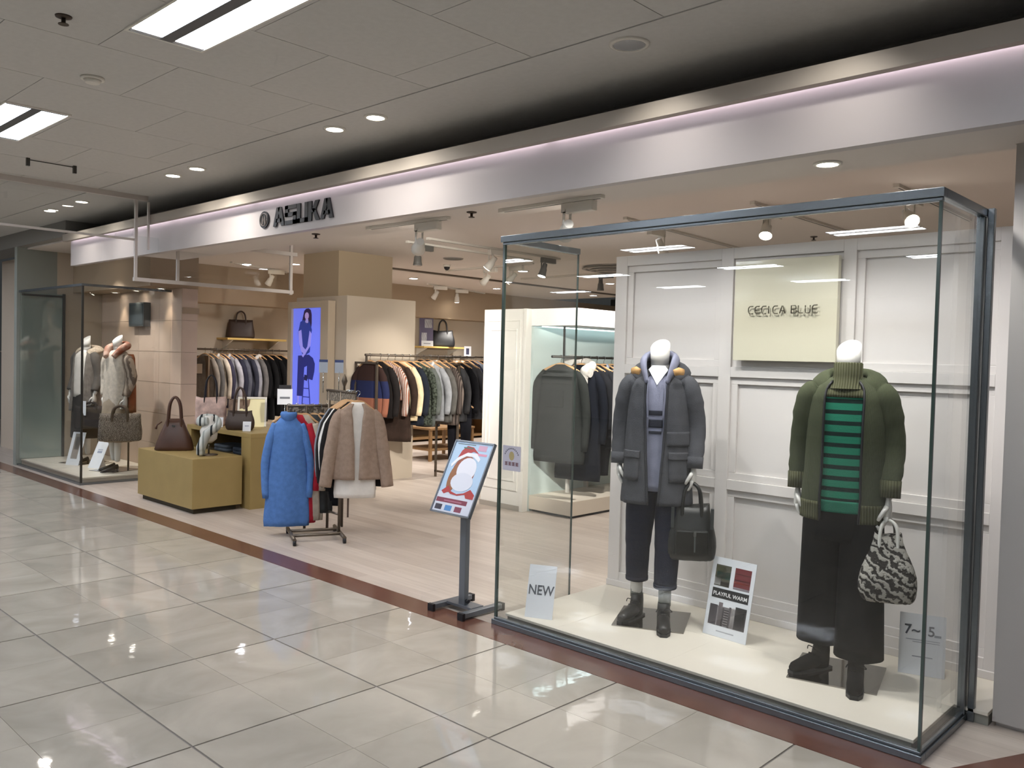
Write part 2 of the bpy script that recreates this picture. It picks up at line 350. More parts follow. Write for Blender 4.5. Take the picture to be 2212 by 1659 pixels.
# mall shell behind the camera
struct('wall_opposite', MB().box(-20, 7, -11.1, -11, 0, 3.0), mat('far_wall', '#8c867e', 0.8), 'plain wall across the mall walkway', 'wall')
struct('wall_mall_right', MB().box(6.9, 7, -11, 3.5, 0, 3.0), mat('far_wall', '#8c867e', 0.8), 'plain wall at the right end of the walkway', 'wall')
pier = struct('pier', MB().box(-14.62, -13.97, 4.06, 4.7, 0, 2.82), mat('pier_cream', '#c6b7a6', 0.7), 'cream pier beyond the left display case', 'pier')
struct('wall_neighbour', MB().box(-20, -12.31, 6.0, 6.1, 0, 3.0), mat('dark_shop', '#2c2522', 0.9), 'dark wall of the neighbouring shop', 'wall')

# ------------------------------------------------------------ ceiling fixtures of the mall
def luminaire(x0, y0, label):
    t = thing('ceiling_luminaire', label, 'ceiling light', (x0, y0, 3.0), 0, 'twin tube lights in the mall ceiling')
    L, W = 1.0, 0.35
    obj('frame', MB().box(-0.012, L+0.012, -0.012, 0, -0.008, 0.02).box(-0.012, L+0.012, W, W+0.012, -0.008, 0.02).box(-0.012, 0, 0, W, -0.008, 0.02).box(L, L+0.012, 0, W, -0.008, 0.02), WPLAST, t)
    obj('divider', MB().box(0, L, 0.145, 0.205, -0.006, 0.01), mat('divider_grey', '#56585a', 0.5), t)
    for a in (0.006, 0.205):
        obj('tube_diffuser', MB().box(0.035, L-0.035, a, a+0.139, -0.004, 0.004), EMTUBE, t)
        for e in (0.0, L-0.033):
            obj('end_reflector', MB().box(e, e+0.033, a, a+0.139, -0.006, 0.0), mat('reflector', '#cfd6dc', 0.2, 0.4), t)
    return t
rows = (1.607, -2.3, -4.75, -7.2)
for r_, y in enumerate(rows):
    for k in range(-1, 5):
        x0 = -3.985 - 2.745*k + (0 if r_ == 0 else 0.0)
        rown = ('row nearest the shop', 'second row from the shop', 'third row from the shop', 'fourth row from the shop')[r_]
        coln = ('at the right end', 'first over the shop front', 'second over the shop front', 'third over the shop front', 'fourth over the shop front', 'at the left end')[k+1]
        lab = 'twin tube ceiling light in the %s, %s' % (rown, coln)
        if r_ == 0 and k == 0: lab = 'bright twin tube ceiling light cut by the top edge of the picture'
        if r_ == 0 and k == 1: lab = 'bright twin tube ceiling light cut by the left edge of the picture'
        luminaire(x0, y, lab)
def downlight(x, y, z, label, group, em, power, col=(1, 0.95, 0.88), cone=100, aim=(0, 0, -1), r=0.055, ring=WPLAST, blend=0.6, lit=True):
    t = thing('downlight', label, 'downlight', (x, y, z), 0, group)
    obj('trim_ring', MB().lathe([(r+0.018, 0.004), (r+0.018, -0.006), (r, -0.010), (r, 0.004)], 24, cap=False), ring, t)
    obj('lens', MB().lathe([(r, -0.003), (r*0.98, -0.006)], 20), em if lit else mat('unlit_lens', '#d4d6da', 0.15, 0.5), t)
    if power: lamp('SPOT', 'downlight_lamp', (0, 0, -0.02), power, col, t, aim, 0.04, cone, blend)
    return t
mg = 'round downlights in front of the fascia'
for x, lab, cone, pw in ((-6.985, 'mall downlight furthest left in front of the fascia', 150, 0.45), (-6.56, 'mall downlight second from the left, next to the bright patch on the fascia', 150, 1.5), (-4.67, 'left one of the two mall downlights right of the shop name', 150, 0.6), (-4.24, 'right one of the two mall downlights right of the shop name', 150, 1.0),
                      (-9.9, 'mall downlight over the left end of the fascia', 150, 0.7), (-9.0, 'mall downlight over the left display case', 150, 0.6)):
    downlight(x, 3.2, 3.0, lab, mg, EMDL, P_DOWN*pw, (1, 0.96, 0.9), cone, (0, 0.05, -1), blend=1.0)
downlight(-2.35, 3.2, 3.0, 'large adjustable mall downlight with silver lens, nearest to the top right', mg, EMDL, P_CASE, (1, 0.96, 0.9), 120, (-0.05, 0.3, -1), r=0.075, blend=1.0, lit=False)
downlight(-1.42, 3.2, 3.0, 'adjustable mall downlight over the right display case', mg, EMDL, P_CASE*0.9, (1, 0.96, 0.9), 120, (-0.2, 0.3, -1), r=0.075, blend=1.0, lit=False)
def sprinkler(x, y, z, label):
    t = thing('sprinkler', label, 'sprinkler', (x, y, z))
    obj('rosette', MB().lathe([(0.035, 0), (0.033, -0.006), (0.018, -0.01)], 20), mat('sprinkler_brass', '#4c4138', 0.5, 0.6), t)
    obj('nozzle', MB().lathe([(0.009, 0), (0.009, -0.03), (0.022, -0.034), (0.022, -0.037)], 14), mat('sprinkler_brass', '#4c4138', 0.5, 0.6), t)
sprinkler(-4.06, 1.361, 3.0, 'dark sprinkler head on the mall ceiling left of the nearest tube light')
sprinkler(-4.16, 3.95, 2.52, 'small sprinkler on the shop ceiling between the two front lamp tracks')
sprinkler(-5.97, 3.93, 2.52, 'small sprinkler on the shop ceiling just under the shop name')
sprinkler(-3.61, 8.0, 2.8, 'small sprinkler on the shop ceiling above the right cream sign panel')
t = thing('smoke_detector', 'flat round smoke detector on the mall ceiling', 'detector', (-4.85, 1.774, 3.0))
obj('base', MB().lathe([(0.06, 0), (0.058, -0.012)], 24), WPLAST, t); obj('sensor', MB().lathe([(0.045, -0.012), (0.035, -0.03)], 24), WPLAST, t)
t = thing('ceiling_hook_bar', 'thin banner bar with two end hooks on the mall ceiling', 'hook bar', (-7.3, 2.2, 3.0))
obj('bar', MB().tube([(0, 0, -0.012), (0, 0.34, -0.012)], 0.004, 8), DSTEEL, t)
for y in (0, 0.34): obj('hook', MB().box(-0.012, 0.012, y-0.012, y+0.012, -0.06, 0.0), DSTEEL, t)
# ------------------------------------------------------------ smoke barrier glass
XB = -8.18
t = thing('smoke_barrier', 'clear glass smoke barrier in a pale metal frame, from the mall ceiling into the shop', 'smoke barrier', (XB, 0, 0))
PM = mat('pale_frame', '#c4bdb7', 0.4, 0.1)
obj('top_rail', box(-0.025, 0.025, -0.5, 3.5, 2.955, 3.0), PM, t)
obj('glass_pane', box(-0.003, 0.003, -0.5, 3.37, 2.585, 2.96), GLASSG, t)
obj('lower_rail', box(-0.008, 0.008, -0.5, 3.38, 2.57, 2.59), PM, t)
obj('post', box(-0.012, 0.012, 3.385, 3.41, 2.21, 2.96), PM, t)
obj('post', box(-0.008, 0.008, 3.505, 3.525, 2.5, 2.95), PM, t)
obj('post', box(-0.012, 0.012, 3.795, 3.82, 2.22, 2.52), PM, t)
obj('post', box(-0.012, 0.012, 5.06, 5.09, 2.18, 2.8), PM, t)
obj('glass_pane', box(-0.003, 0.003, 3.4, 5.08, 2.2, 2.62), GLASSG, t)
obj('bottom_rail', box(-0.02, 0.02, 3.38, 5.1, 2.19, 2.225), PM, t)
obj('inner_rail', box(-0.02, 0.02, 3.8, 5.14, 2.6, 2.64), PM, t)
# ------------------------------------------------------------ track lights and shop downlights
def track(x0, y0, x1, y1, label, z=2.8, drop=0.0, wd=0.018, m=WPLAST):
    t = thing('lighting_track', label, 'lamp track', (x0, y0, z-drop), math.atan2(y1-y0, x1-x0))
    L = math.hypot(x1-x0, y1-y0)
    obj('rail', MB().box(0, L, -wd, wd, -0.022, 0), m, t, bevel=0.002)
    obj('slot', MB().box(0.02, L-0.02, -0.006, 0.006, -0.0235, -0.0215), GPLAST, t)
    obj('end_cap', MB().box(-0.012, 0.03, -wd-0.002, wd+0.002, -0.024, 0), m, t)
    if drop:
        for q in (0.25, 0.75): obj('suspension_rod', MB().tube([(L*q, 0, 0), (L*q, 0, drop)], 0.005, 6), DSTEEL, t)
def spot(x, y, label, aim, rz=0.0, lit=True, power=0, z=2.8, col=(1, 0.95, 0.88), cone=62, body=WPLAST, em=None, sz=1.0):
    t = thing('track_spotlight', label, 'spotlight', (x, y, z-0.0235), rz, 'spotlights on the ceiling tracks')
    obj('adapter', MB().box(-0.03, 0.21, -0.026, 0.026, -0.06, 0), body, t, bevel=0.004)
    obj('arm', MB().box(-0.008, 0.008, -0.034, -0.027, -0.16, -0.04).box(-0.008, 0.008, 0.027, 0.034, -0.16, -0.04).box(-0.008, 0.008, -0.034, 0.034, -0.062, -0.054), body, t)
    a = Vector(aim).normalized(); a = Matrix.Rotation(-rz, 3, 'Z') @ a
    p = Vector((0, 0, -0.16)); q0 = p - a*0.09; q1 = p + a*0.07
    obj('lamp_head', MB().tube([q0, q0+a*0.06, q0+a*0.065, q0+a*0.12, q1], [0.028, 0.032, 0.04, 0.044, 0.052], 18), body, t)
    obj('lamp_lens', MB().tube([q1-a*0.002, q1+a*0.003], [0.046, 0.046], 18), (em or EMDL) if lit else mat('unlit_lens', '#d4d6da', 0.15, 0.5), t)
    if power: lamp('SPOT', 'spot_lamp', q1+a*0.02, power, col, t, a, 0.045, cone, 0.6)
track(-3.92, 3.99, -3.08, 3.98, 'front lamp track parallel to the fascia, right one', 2.52)
track(-5.29, 3.95, -4.42, 3.98, 'front lamp track parallel to the fascia, left one', 2.52)
track(-4.43, 6.05, -4.6, 8.5, 'lamp track running back above the left of the right display case')
track(-3.21, 6.02, -3.21, 7.95, 'lamp track running back above the middle of the right display case')
track(-2.14, 6.01, -2.16, 7.75, 'lamp track running back above the right of the right display case')
track(-7.27, 5.95, -7.27, 7.95, 'left one of two parallel tracks running back beside the column')
track(-6.88, 5.91, -6.88, 8.05, 'right one of two parallel tracks running back beside the column')
track(-9.2, 8.27, -7.5, 8.25, 'cross track behind the column with two white spotlights')
track(-9.08, 9.74, -7.2, 9.68, 'cross track further back with one dark spotlight')
track(-11.2, 9.64, -12.0, 12.2, 'thin track near the left wall bulkhead')
track(-11.1, 5.94, -11.7, 7.18, 'short lamp track seen through the smoke barrier glass')
track(-9.7, 7.3, -9.7, 13.4, 'long hanging beam rail at the back with rods', 2.8, 0.0, 0.04, BRONZE)
S1 = P_TRACK
spot(-3.36, 3.99, 'white spotlight on the right front track, aimed back at the white partition', (-2.6, 2.3, -1.05), 0.0, True, S1*4.0, 2.52, cone=44)
spot(-4.72, 3.97, 'white spotlight on the left front track, aimed back at the beige wall block', (-3.6, 2.5, -1.0), 0, True, S1*1.4, 2.52)
spot(-4.52, 6.75, 'white spotlight seen through the case glass, left track', (0.1, 0.5, -0.9), R(-90), False, 0)
spot(-3.21, 6.25, 'bright spotlight over the middle of the right display case', (0.2, -0.55, -0.9), R(90), True, S1*0.6)
spot(-2.15, 6.3, 'bright spotlight over the right corner of the display case, tilted', (0.6, -0.75, -0.65), R(90), True, S1*0.6)
spot(-7.27, 6.1, 'dark spotlight at the near end of the left parallel track', (0, 0, -1), R(90), False, 0, body=GPLAST)
spot(-6.88, 6.85, 'lit spotlight in the middle of the right parallel track', (-0.55, -0.2, -0.7), R(90), True, S1*0.35)
spot(-6.88, 7.75, 'lit dark spotlight at the far end of the right parallel track', (-0.1, -0.25, -0.9), R(90), True, S1, body=GPLAST)
spot(-7.9, 8.26, 'white spotlight on the cross track, left of the glass edge', (-0.7, -0.3, -0.7), 0, True, S1*0.8)
spot(-8.4, 8.27, 'white spotlight on the cross track aimed to the left wall', (-0.9, 0.1, -0.6), 0, True, S1*0.8)
spot(-7.5, 9.69, 'dark spotlight on the far cross track', (0, 0, -1), 0, False, 0, body=GPLAST)
spot(-11.45, 6.75, 'white angled spotlight seen through the smoke barrier glass', (-0.55, -0.2, -0.8), R(60), False, 0, body=mat('lit_white', '#f2ead8', 0.5))
spot(-11.5, 10.6, 'small lit spotlight on the thin track by the left wall', (-0.25, 0.2, -1.0), R(60), True, S1*0.4)
spot(-11.3, 9.9, 'small unlit spotlight on the thin track by the left wall', (-0.5, -0.2, -0.7), R(60), False, 0)
sg = 'round downlights in the shop ceiling'
for x, y, lab, f in ((-11.2, 6.22, 'brilliant shop downlight over the left clothes rail', 1.2), (-10.54, 6.6, 'brilliant shop downlight left of the column', 1.2), (-10.69, 8.89, 'brilliant shop downlight right of the column', 1.0), (-10.84, 10.96, 'shop downlight left of the glass corner, further back', 1.0),
                  (-10.23, 13.0, 'small shop downlight furthest back', 1.0), (-8.4, 11.1, 'shop downlight right of the big round vent', 1.0), (-8.32, 8.94, 'shop downlight just right of the glass corner', 1.0), (-4.76, 6.72, 'big shop downlight at the left under the case top rail', 1.2), (-2.32, 6.72, 'big shop downlight beside the right tilted spotlight', 1.0), ):
    downlight(x, y, 2.8, lab, sg, EMDLC, P_SHOP*f, (1, 0.95, 0.9), 130 if x > -11 else 66, r=0.07, blend=0.8)
for x, lab in ((-1.75, 'soffit downlight seen over the right case, between the fascia and the top rail'),): downlight(x, 4.0, 2.52, lab, 'downlights in the lowered soffit', EMDL, P_SOFFIT*0.7, (1, 0.985, 0.965), 120, (0, 0.0, -1), r=0.05, blend=0.8)
for x, lab in ((-3.05, 'soffit downlight over the NEW card'), (-2.4, 'soffit downlight over the middle of the right case'), (-1.3, 'soffit downlight over the right mannequin')): downlight(x, 3.742, 2.527, lab, 'downlights in the lowered soffit', EMDL, P_SOFFIT, (1, 0.985, 0.965), 128, (0, 0.17, -1), r=0.04, blend=0.8)
# lights under the tan bulkhead, washing the tiled wall
for x, lab, f in ((-11.45, 'downlight under the tan bulkhead, left one', 1), (-10.8, 'downlight under the tan bulkhead above the wall plaque', 1.0), (-10.1, 'downlight under the tan bulkhead, right one', 1)):
    downlight(x, 4.5, 2.28, lab, 'downlights under the tan bulkhead', EMDL, 14*f, (1, 0.86, 0.68), 62, (0.0, 0.08, -1), r=0.035)
downlight(-10.7, 3.76, 2.8, 'downlight over the left case mannequins', sg, EMDL, 150, (1, 0.95, 0.9), 84, (0, 0.16, -1))
# vents and detector
t = thing('air_diffuser', 'big round air diffuser on the shop ceiling seen through the glass', 'vent', (-6.94, 9.18, 2.792))
for r_, z_ in ((0.36, -0.002), (0.27, -0.02), (0.18, -0.035)): obj('diffuser_ring', MB().lathe([(r_, z_-0.004), (r_+0.03, z_-0.02), (r_-0.02, z_-0.03), (r_-0.03, z_-0.01)], 32, cap=False), mat('vent_grey', '#8b857e', 0.6), t)
obj('core', MB().lathe([(0.1, 0), (0.12, -0.05)], 24), mat('vent_grey', '#8b857e', 0.6), t)
t = thing('speaker_grille', 'flat round speaker grille on the shop ceiling beside the column', 'speaker', (-8.06, 7.35, 2.8))
obj('rim', MB().lathe([(0.13, 0), (0.125, -0.012)], 28), mat('vent_grey', '#8b857e', 0.6), t); obj('grille', MB().lathe([(0.11, -0.012), (0.1, -0.016)], 28), GPLAST, t)
t = thing('security_camera', 'small dome camera on the shop ceiling beside the column', 'camera', (-8.7, 7.82, 2.8))
obj('mount', MB().lathe([(0.05, 0), (0.05, -0.03)], 20), WPLAST, t); obj('dome', MB().lathe([(0.042, -0.03), (0.036, -0.055), (0.02, -0.072), (0.002, -0.078)], 20), BLACK, t)

# ------------------------------------------------------------ shop name on the fascia
FY = 3.62
t = thing('shop_sign', 'black shop name and oval emblem fixed on the cream fascia', 'sign', (-6.3, FY, 2.5))
LW = {'A': [[(0, 0), (.27, 0), (.56, 1), (.28, 1)], [(.66, 0), (.94, 0), (.66, 1), (.38, 1)], [(.2, .2), (.74, .2), (.68, .4), (.26, .4)]],
      'S': [[(0, 0), (.9, 0), (.9, .21), (0, .21)], [(0, .42), (.9, .42), (.9, .62), (0, .62)], [(0, .8), (.94, .8), (.94, 1), (0, 1)], [(0, .42), (.26, .42), (.26, 1), (0, 1)], [(.66, 0), (.9, 0), (.9, .62), (.66, .62)]],
      'U': [[(0, 0), (.86, 0), (.86, .22), (0, .22)], [(0, 0), (.27, 0), (.27, 1), (0, 1)], [(.6, 0), (.86, 0), (.86, 1), (.6, 1)]],
      'K': [[(0, 0), (.27, 0), (.27, 1), (0, 1)], [(.22, .42), (.5, .42), (.86, 1), (.54, 1)], [(.3, .62), (.52, .62), (.92, 0), (.6, 0)]]}
H = 0.148
x = 0.21
for ch, wd in zip('ASUKA', (0.165, 0.165, 0.15, 0.155, 0.165)):
    mb = MB(); fr = Matrix.Translation((x, 0, 0.045))
    sc_ = wd/0.94 if ch != 'U' else wd/0.86
    for pl in LW[ch]: mb.prism([(px_*sc_, pz_*H) for px_, pz_ in pl], -0.012, -0.001, fr)
    obj('letter', mb, BLACKM, t); x += wd + 0.006
E_ = [(0.07*math.cos(2*PI*k/32), 0.068*math.sin(2*PI*k/32)) for k in range(32)]
obj('emblem_plate', MB().prism(E_, -0.012, -0.001, Matrix.Translation((0.07, 0, 0.115))), BLACKM, t)
ring = MB(); mk = mat('emblem_line', '#6b625c', 0.4, 0.3)
ring.prism([(-0.03, -0.03), (-0.012, -0.045), (-0.002, 0.0), (-0.02, 0.04)], -0.015, -0.012, Matrix.Translation((0.07, 0, 0.115)))
ring.prism([(0.03, -0.03), (0.012, -0.045), (0.002, 0.0), (0.02, 0.04)], -0.015, -0.012, Matrix.Translation((0.07, 0, 0.115)))
ring.tube([(0.07+0.052*math.cos(2*PI*k/24), -0.013, 0.115+0.05*math.sin(2*PI*k/24)) for k in range(25)], 0.004, 6)
obj('emblem_mark', ring, mk, t)

# ------------------------------------------------------------ right glass display case
X0, X1, Y0 = -3.44, -1.085, 3.53
t = thing('display_platform', 'low cream platform of the right display case', 'platform', (0, 0, 0))
obj('top_board', MB().box(X0+0.04, -1.125, 3.575, 4.10, 0.045, 0.06).box(X0+0.04, -0.99, 4.10, 4.58, 0.045, 0.06), mat('platform_cream', '#e0d8ca', 0.35), t, bevel=0.002)
obj('plinth', MB().box(X0+0.05, -1.135, 3.585, 4.11, 0.0, 0.045).box(X0+0.05, -0.99, 4.11, 4.58, 0, 0.045), mat('platform_side', '#8d8c84', 0.5), t)
ca = thing('glass_display_case', 'tall clear glass display case with dark steel rails at the right', 'display case', (0, 0, 0))
DR = mat('case_rail', '#7c8287', 0.25, 0.85)
for nm, b in (('front_pane', (X0, X1, Y0, Y0+0.01, 0.03, 2.215)), ('left_pane', (X0, X0+0.01, Y0+0.012, 4.2, 0.012, 2.215)), ('right_pane', (X1-0.01, X1, Y0+0.012, 4.08, 0.03, 2.215))):
    obj(nm, box(*b), GLASS, ca)
for nm, b in (('edge_strip', (X0-0.004, X0+0.012, Y0-0.003, Y0+0.012, 0.02, 2.2)), ('corner_seal', (X1-0.010, X1+0.002, Y0-0.002, Y0+0.010, 0.02, 2.22)), ('edge_strip', (X0-0.001, X0+0.011, 4.198, 4.203, 0.012, 2.215))):
    obj(nm, box(*b), EDGE, ca)
def rail3(nm, b):
    x0, x1, y0, y1, z0, z1 = b
    obj(nm, box(*b), DR, ca, bevel=0.003)
rail3('top_rail', (X0-0.012, X1+0.012, Y0-0.018, Y0+0.022, 2.213, 2.25)); rail3('top_rail', (X0-0.012, X0+0.024, Y0+0.022, 4.2, 2.213, 2.25)); rail3('top_rail', (X1-0.024, X1+0.012, Y0+0.022, 4.13, 2.213, 2.25))
rail3('top_ledge', (X0-0.004, X1+0.004, Y0-0.008, Y0+0.016, 2.198, 2.213))
rail3('bottom_rail', (X0-0.01, X1+0.012, Y0-0.02, Y0+0.03, 0.0, 0.03)); rail3('bottom_rail', (X1-0.02, X1+0.012, Y0+0.03, 4.13, 0.0, 0.03)); rail3('bottom_bead', (X0, X1+0.004, Y0-0.008, Y0+0.018, 0.03, 0.042))
rail3('bottom_bead', (X1-0.014, X1+0.004, Y0+0.018, 4.1, 0.03, 0.042))
rail3('corner_post', (X1-0.024, X1+0.008, 4.075, 4.128, 0.03, 2.213))
rail3('corner_post', (X1+0.012, X1+0.04, 4.10, 4.128, 0.0, 2.25))
# panelled back wall of the case
PB = mat('panel_white', '#d8d3d0', 0.55)
BY = 4.59
bw = thing('panelled_back_wall', 'white back wall of the display case with three by three framed panels', 'display back wall', (0, 0, 0))
obj('board', box(-3.40, -0.985, BY, BY+0.1, 0.06, 2.235), PB, bw)
xsb = [(-3.40, -3.31), (-2.62, -2.54), (-1.885, -1.815), (-1.13, -0.985)]
zsb = [(0.06, 0.155), (0.80, 0.86), (1.47, 1.53), (2.17, 2.235)]
for a, b in xsb: obj('stile', box(a, b, BY-0.034, BY, 0.06, 2.235), PB, bw, bevel=0.002)
for a, b in zsb:
    for c, d in zip(xsb[:-1], xsb[1:]): obj('rail', box(c[1], d[0], BY-0.034, BY, a, b), PB, bw, bevel=0.002)
for (a0, a1), (b0, b1) in zip(xsb[:-1], xsb[1:]):
    for (c0, c1), (d0, d1) in zip(zsb[:-1], zsb[1:]):
        m_ = 0.042; xa, xb, za, zb = a1+m_, b0-m_, c1+m_, d0-m_; wd = 0.014; mb = MB()
        def step(x0, x1, z0, z1): mb.box(x0, x1, BY-0.018, BY, z0, z1)
        step(a1, b0, c1, za); step(a1, b0, zb, d0); step(a1, xa, za, zb); step(xb, b0, za, zb)
        fm = MB()
        for q in ((a1, b0, c1, za), (a1, b0, zb, d0), (a1, xa, za, zb), (xb, b0, za, zb)): fm.box(q[0], q[1], BY-0.018, BY, q[2], q[3])
        obj('panel_frame', fm, PB, bw, bevel=0.002)
obj('skirting', box(-3.40, -0.985, BY-0.048, BY-0.034, 0.06, 0.10), PB, bw, bevel=0.003)
# brand panel
sp = thing('brand_panel', 'glossy pale cream sign panel with silver lettering on the panelled wall', 'sign', (-2.195, BY-0.034, 1.57))
obj('panel', box(-0.305, 0.305, -0.05, -0.012, 0, 0.575), mat('panel_cream', '#d4cfba', 0.12, coat=0.4), sp, bevel=0.002)
obj('mount', box(-0.2, 0.2, -0.014, 0, 0.1, 0.45), STEEL, sp)
def strokes(ch):
    arc = lambda cx_, cz_, r_, a0, a1, n=7: [(cx_+r_*math.cos(R(a0+(a1-a0)*k/n)), cz_+r_*math.sin(R(a0+(a1-a0)*k/n))) for k in range(n+1)]
    if ch == 'C': return [[(.9, 1), (.45, 1)] + arc(.4, .6, .4, 90, 180)[1:] + arc(.4, .4, .4, 180, 270) + [(.9, 0)]]
    if ch == 'E': return strokes('C') + [[(.02, .5), (.88, .5)]]
    if ch == 'I': return [[(.15, 0), (.15, 1)]]
    if ch == 'A': return [[(0, 0), (.42, 1), (.58, 1), (1, 0)], [(.2, .35), (.8, .35)]]
    if ch == 'B': return [[(.05, 0), (.05, 1), (.75, 1), (.88, .88), (.88, .62), (.75, .52), (.05, .52)], [(.75, .52), (.95, .4), (.95, .12), (.8, 0), (.05, 0)]]
    if ch == 'L': return [[(.05, 1), (.05, .25), (.2, .02), (.85, .0)]]
    if ch == 'U': return [[(.05, 1), (.05, .3)] + arc(.35, .3, .3, 180, 270)[1:] + [(.6, 0)] + arc(.6, .3, .3, 270, 360)[1:] + [(.9, 1)]]
SL = mat('silver_letter', '#6b675a', 0.3, 0.7)
x = -0.205
for ch in 'CECICA BLUE':
    wd = {'I': 0.02, ' ': 0.018}.get(ch, 0.032)
    if ch != ' ':
        mb = MB()
        for st in strokes(ch): mb.tube([(x+a*wd, -0.066, 0.268+b*0.042) for a, b in st], 0.0034, 6)
        obj('letter', mb, SL, sp)
    x += wd + 0.0085
# notice sticker on the left pane
st = thing('glass_sticker', 'small pale notice sticker on the left edge of the display case glass', 'sticker', (-3.335, 3.5285, 0.905))
obj('sheet', box(-0.07, 0.07, -0.0015, 0, 0, 0.143), mat('sticker_lilac', '#b9b6c2', 0.5), st)
mk = MB()
for k in range(11):
    a = R(25+130*k/10); mk.box(-0.004+0.056*math.cos(a), 0.004+0.056*math.cos(a), -0.0022, -0.0015, 0.072+0.056*math.sin(a)-0.004, 0.072+0.056*math.sin(a)+0.004)
obj('print', mk, mat('print_grey', '#6c6874', 0.6), st, kind='stuff')
mk = MB()
for k in range(4):
    for q in range(3): mk.box(-0.052+0.028*k, -0.03+0.028*k, -0.0022, -0.0015, 0.03+0.008*q, 0.034+0.008*q)
    mk.box(-0.044+0.028*k, -0.039+0.028*k, -0.0022, -0.0015, 0.03, 0.05)
obj('print', mk, mat('print_maroon', '#6d3d42', 0.6), st, kind='stuff')
obj('print', MB().prism([(0.02*math.cos(2*PI*k/16), 0.085+0.026*math.sin(2*PI*k/16)) for k in range(16)], -0.0022, -0.0015, I4), mat('print_gold', '#a8986a', 0.6), st)
# ------------------------------------------------------------ soft goods helpers
def lerp(a, b, t): return a+(b-a)*t
class Shell:
    """body of cloth: rows (z, half width, half depth, y shift, front gap in degrees), z falling"""
    def __init__(s, rows, e=0.85, fold=0.0, nf=7, ph=0.0):
        s.rows = rows; s.e = e; s.fold = fold; s.nf = nf; s.ph = ph
    def at(s, z):
        r = s.rows
        if z >= r[0][0]: return r[0][1:]
        for a, b in zip(r[:-1], r[1:]):
            if a[0] >= z >= b[0]:
                t = (a[0]-z)/max(1e-6, a[0]-b[0]); t = t*t*(3-2*t)*0.5+t*0.5
                return tuple(lerp(p, q, t) for p, q in zip(a[1:], b[1:]))
        return r[-1][1:]
    def pt(s, th, z, off=0.0):
        a, b, cy, g = s.at(z)
        t = (s.rows[0][0]-z)/max(1e-6, s.rows[0][0]-s.rows[-1][0])
        f = 1+s.fold*t*(math.sin(s.nf*th+s.ph+2*t)+0.5*math.sin((s.nf*2+1)*th+1.7*s.ph))
        c, n = math.cos(th), math.sin(th)
        x = (a*f+off)*math.copysign(abs(c)**s.e, c); y = (b*f+off)*math.copysign(abs(n)**s.e, n)+cy
        return (x, y, z)
    def mesh(s, n=44, m=26, cap=True, cap_bottom=True, mb=None):
        mb = mb or MB(); z0, z1 = s.rows[0][0], s.rows[-1][0]
        opn = any(r[4] > 0 for r in s.rows)
        rings = []
        for k in range(m+1):
            z = lerp(z0, z1, k/m); g = R(s.at(z)[3])
            if opn: rings.append([s.pt(-PI/2+g+(2*PI-2*g)*j/(n-1), z) for j in range(n)])
            else: rings.append([s.pt(2*PI*j/n, z) for j in range(n)])
        mb.loft(rings, not opn, cap, cap_bottom); s.edges = ([r[0] for r in rings], [r[-1] for r in rings])
        return mb
    def patch(s, t0, t1, z0, z1, off, th=0.008, n=8, m=6, mb=None):
        """cloth patch lying on the shell between two angles (degrees) and two heights"""
        mb = mb or MB(); A = []; B = []
        for k in range(m+1):
            z = lerp(z0, z1, k/m)
            A.append([s.pt(R(lerp(t0, t1, j/n)), z, off+th) for j in range(n+1)]); B.append([s.pt(R(lerp(t0, t1, j/n)), z, off-0.01) for j in range(n+1)])
        rings = [a+list(reversed(b)) for a, b in zip(A, B)]
        return mb.loft(rings, True, True, True)
def curve(pts, n=6):
    pts = [Vector(p) for p in pts]; out = []
    for i in range(len(pts)-1):
        p0 = pts[max(i-1, 0)]; p1 = pts[i]; p2 = pts[i+1]; p3 = pts[min(i+2, len(pts)-1)]
        for k in range(n):
            t = k/n; out.append(0.5*((2*p1)+(p2-p0)*t+(2*p0-5*p1+4*p2-p3)*t*t+(3*p1-p0-3*p2+p3)*t**3))
    return out+[pts[-1]]
def ctube(mb, pts, rad, n=12, flat=(1, 1), seg=5, wr=0.0, **k):
    P = curve(pts, seg); m = len(P)
    def rr(i):
        u = i/(m-1)*(len(rad)-1); a = int(min(u, len(rad)-2)); r = lerp(rad[a], rad[a+1], u-a)
        return r*(1+wr*math.sin(i*1.9)*(0.5+0.5*math.sin(i*0.7)))
    return mb.tube(P, [rr(i) for i in range(m)], n, flat, **k)

def hood_roll(mb, k=1.0, gap=58, lift=0.0, n=26, m=12):
    """soft hood or collar lying round the neck, open at the front and fuller at the back"""
    rings = []
    for i in range(n+1):
        u = i/n; th = -PI/2+R(gap)+(2*PI-2*R(gap))*u; b = math.sin(PI*u)
        s = 0.25+0.75*b**0.7; wav = 1+0.07*math.sin(9*u+1)+0.05*math.sin(23*u)
        ri = 0.072+0.012*b; ro = ri+k*(0.055+0.05*b)*s*wav; zi = 1.40+lift+0.075*b**0.6; zo = 1.345+lift+0.05*b+0.03*b*b
        cx_, cz_ = (ri+ro)/2, (zi+zo)/2; dx, dz = (ro-ri)/2, (zo-zi)/2; th_ = k*(0.016+0.016*b)*wav; L = math.hypot(dx, dz)
        nx, nz = -dz/L, dx/L
        ring = []
        for j in range(m):
            a = 2*PI*j/m; rr = cx_+dx*math.cos(a)+nx*th_*math.sin(a); zz = cz_+dz*math.cos(a)+nz*th_*math.sin(a)
            ring.append((rr*math.cos(th)*1.08, rr*math.sin(th)*0.95+0.012, zz))
        rings.append(ring)
    return mb.loft(rings, True, True, True)
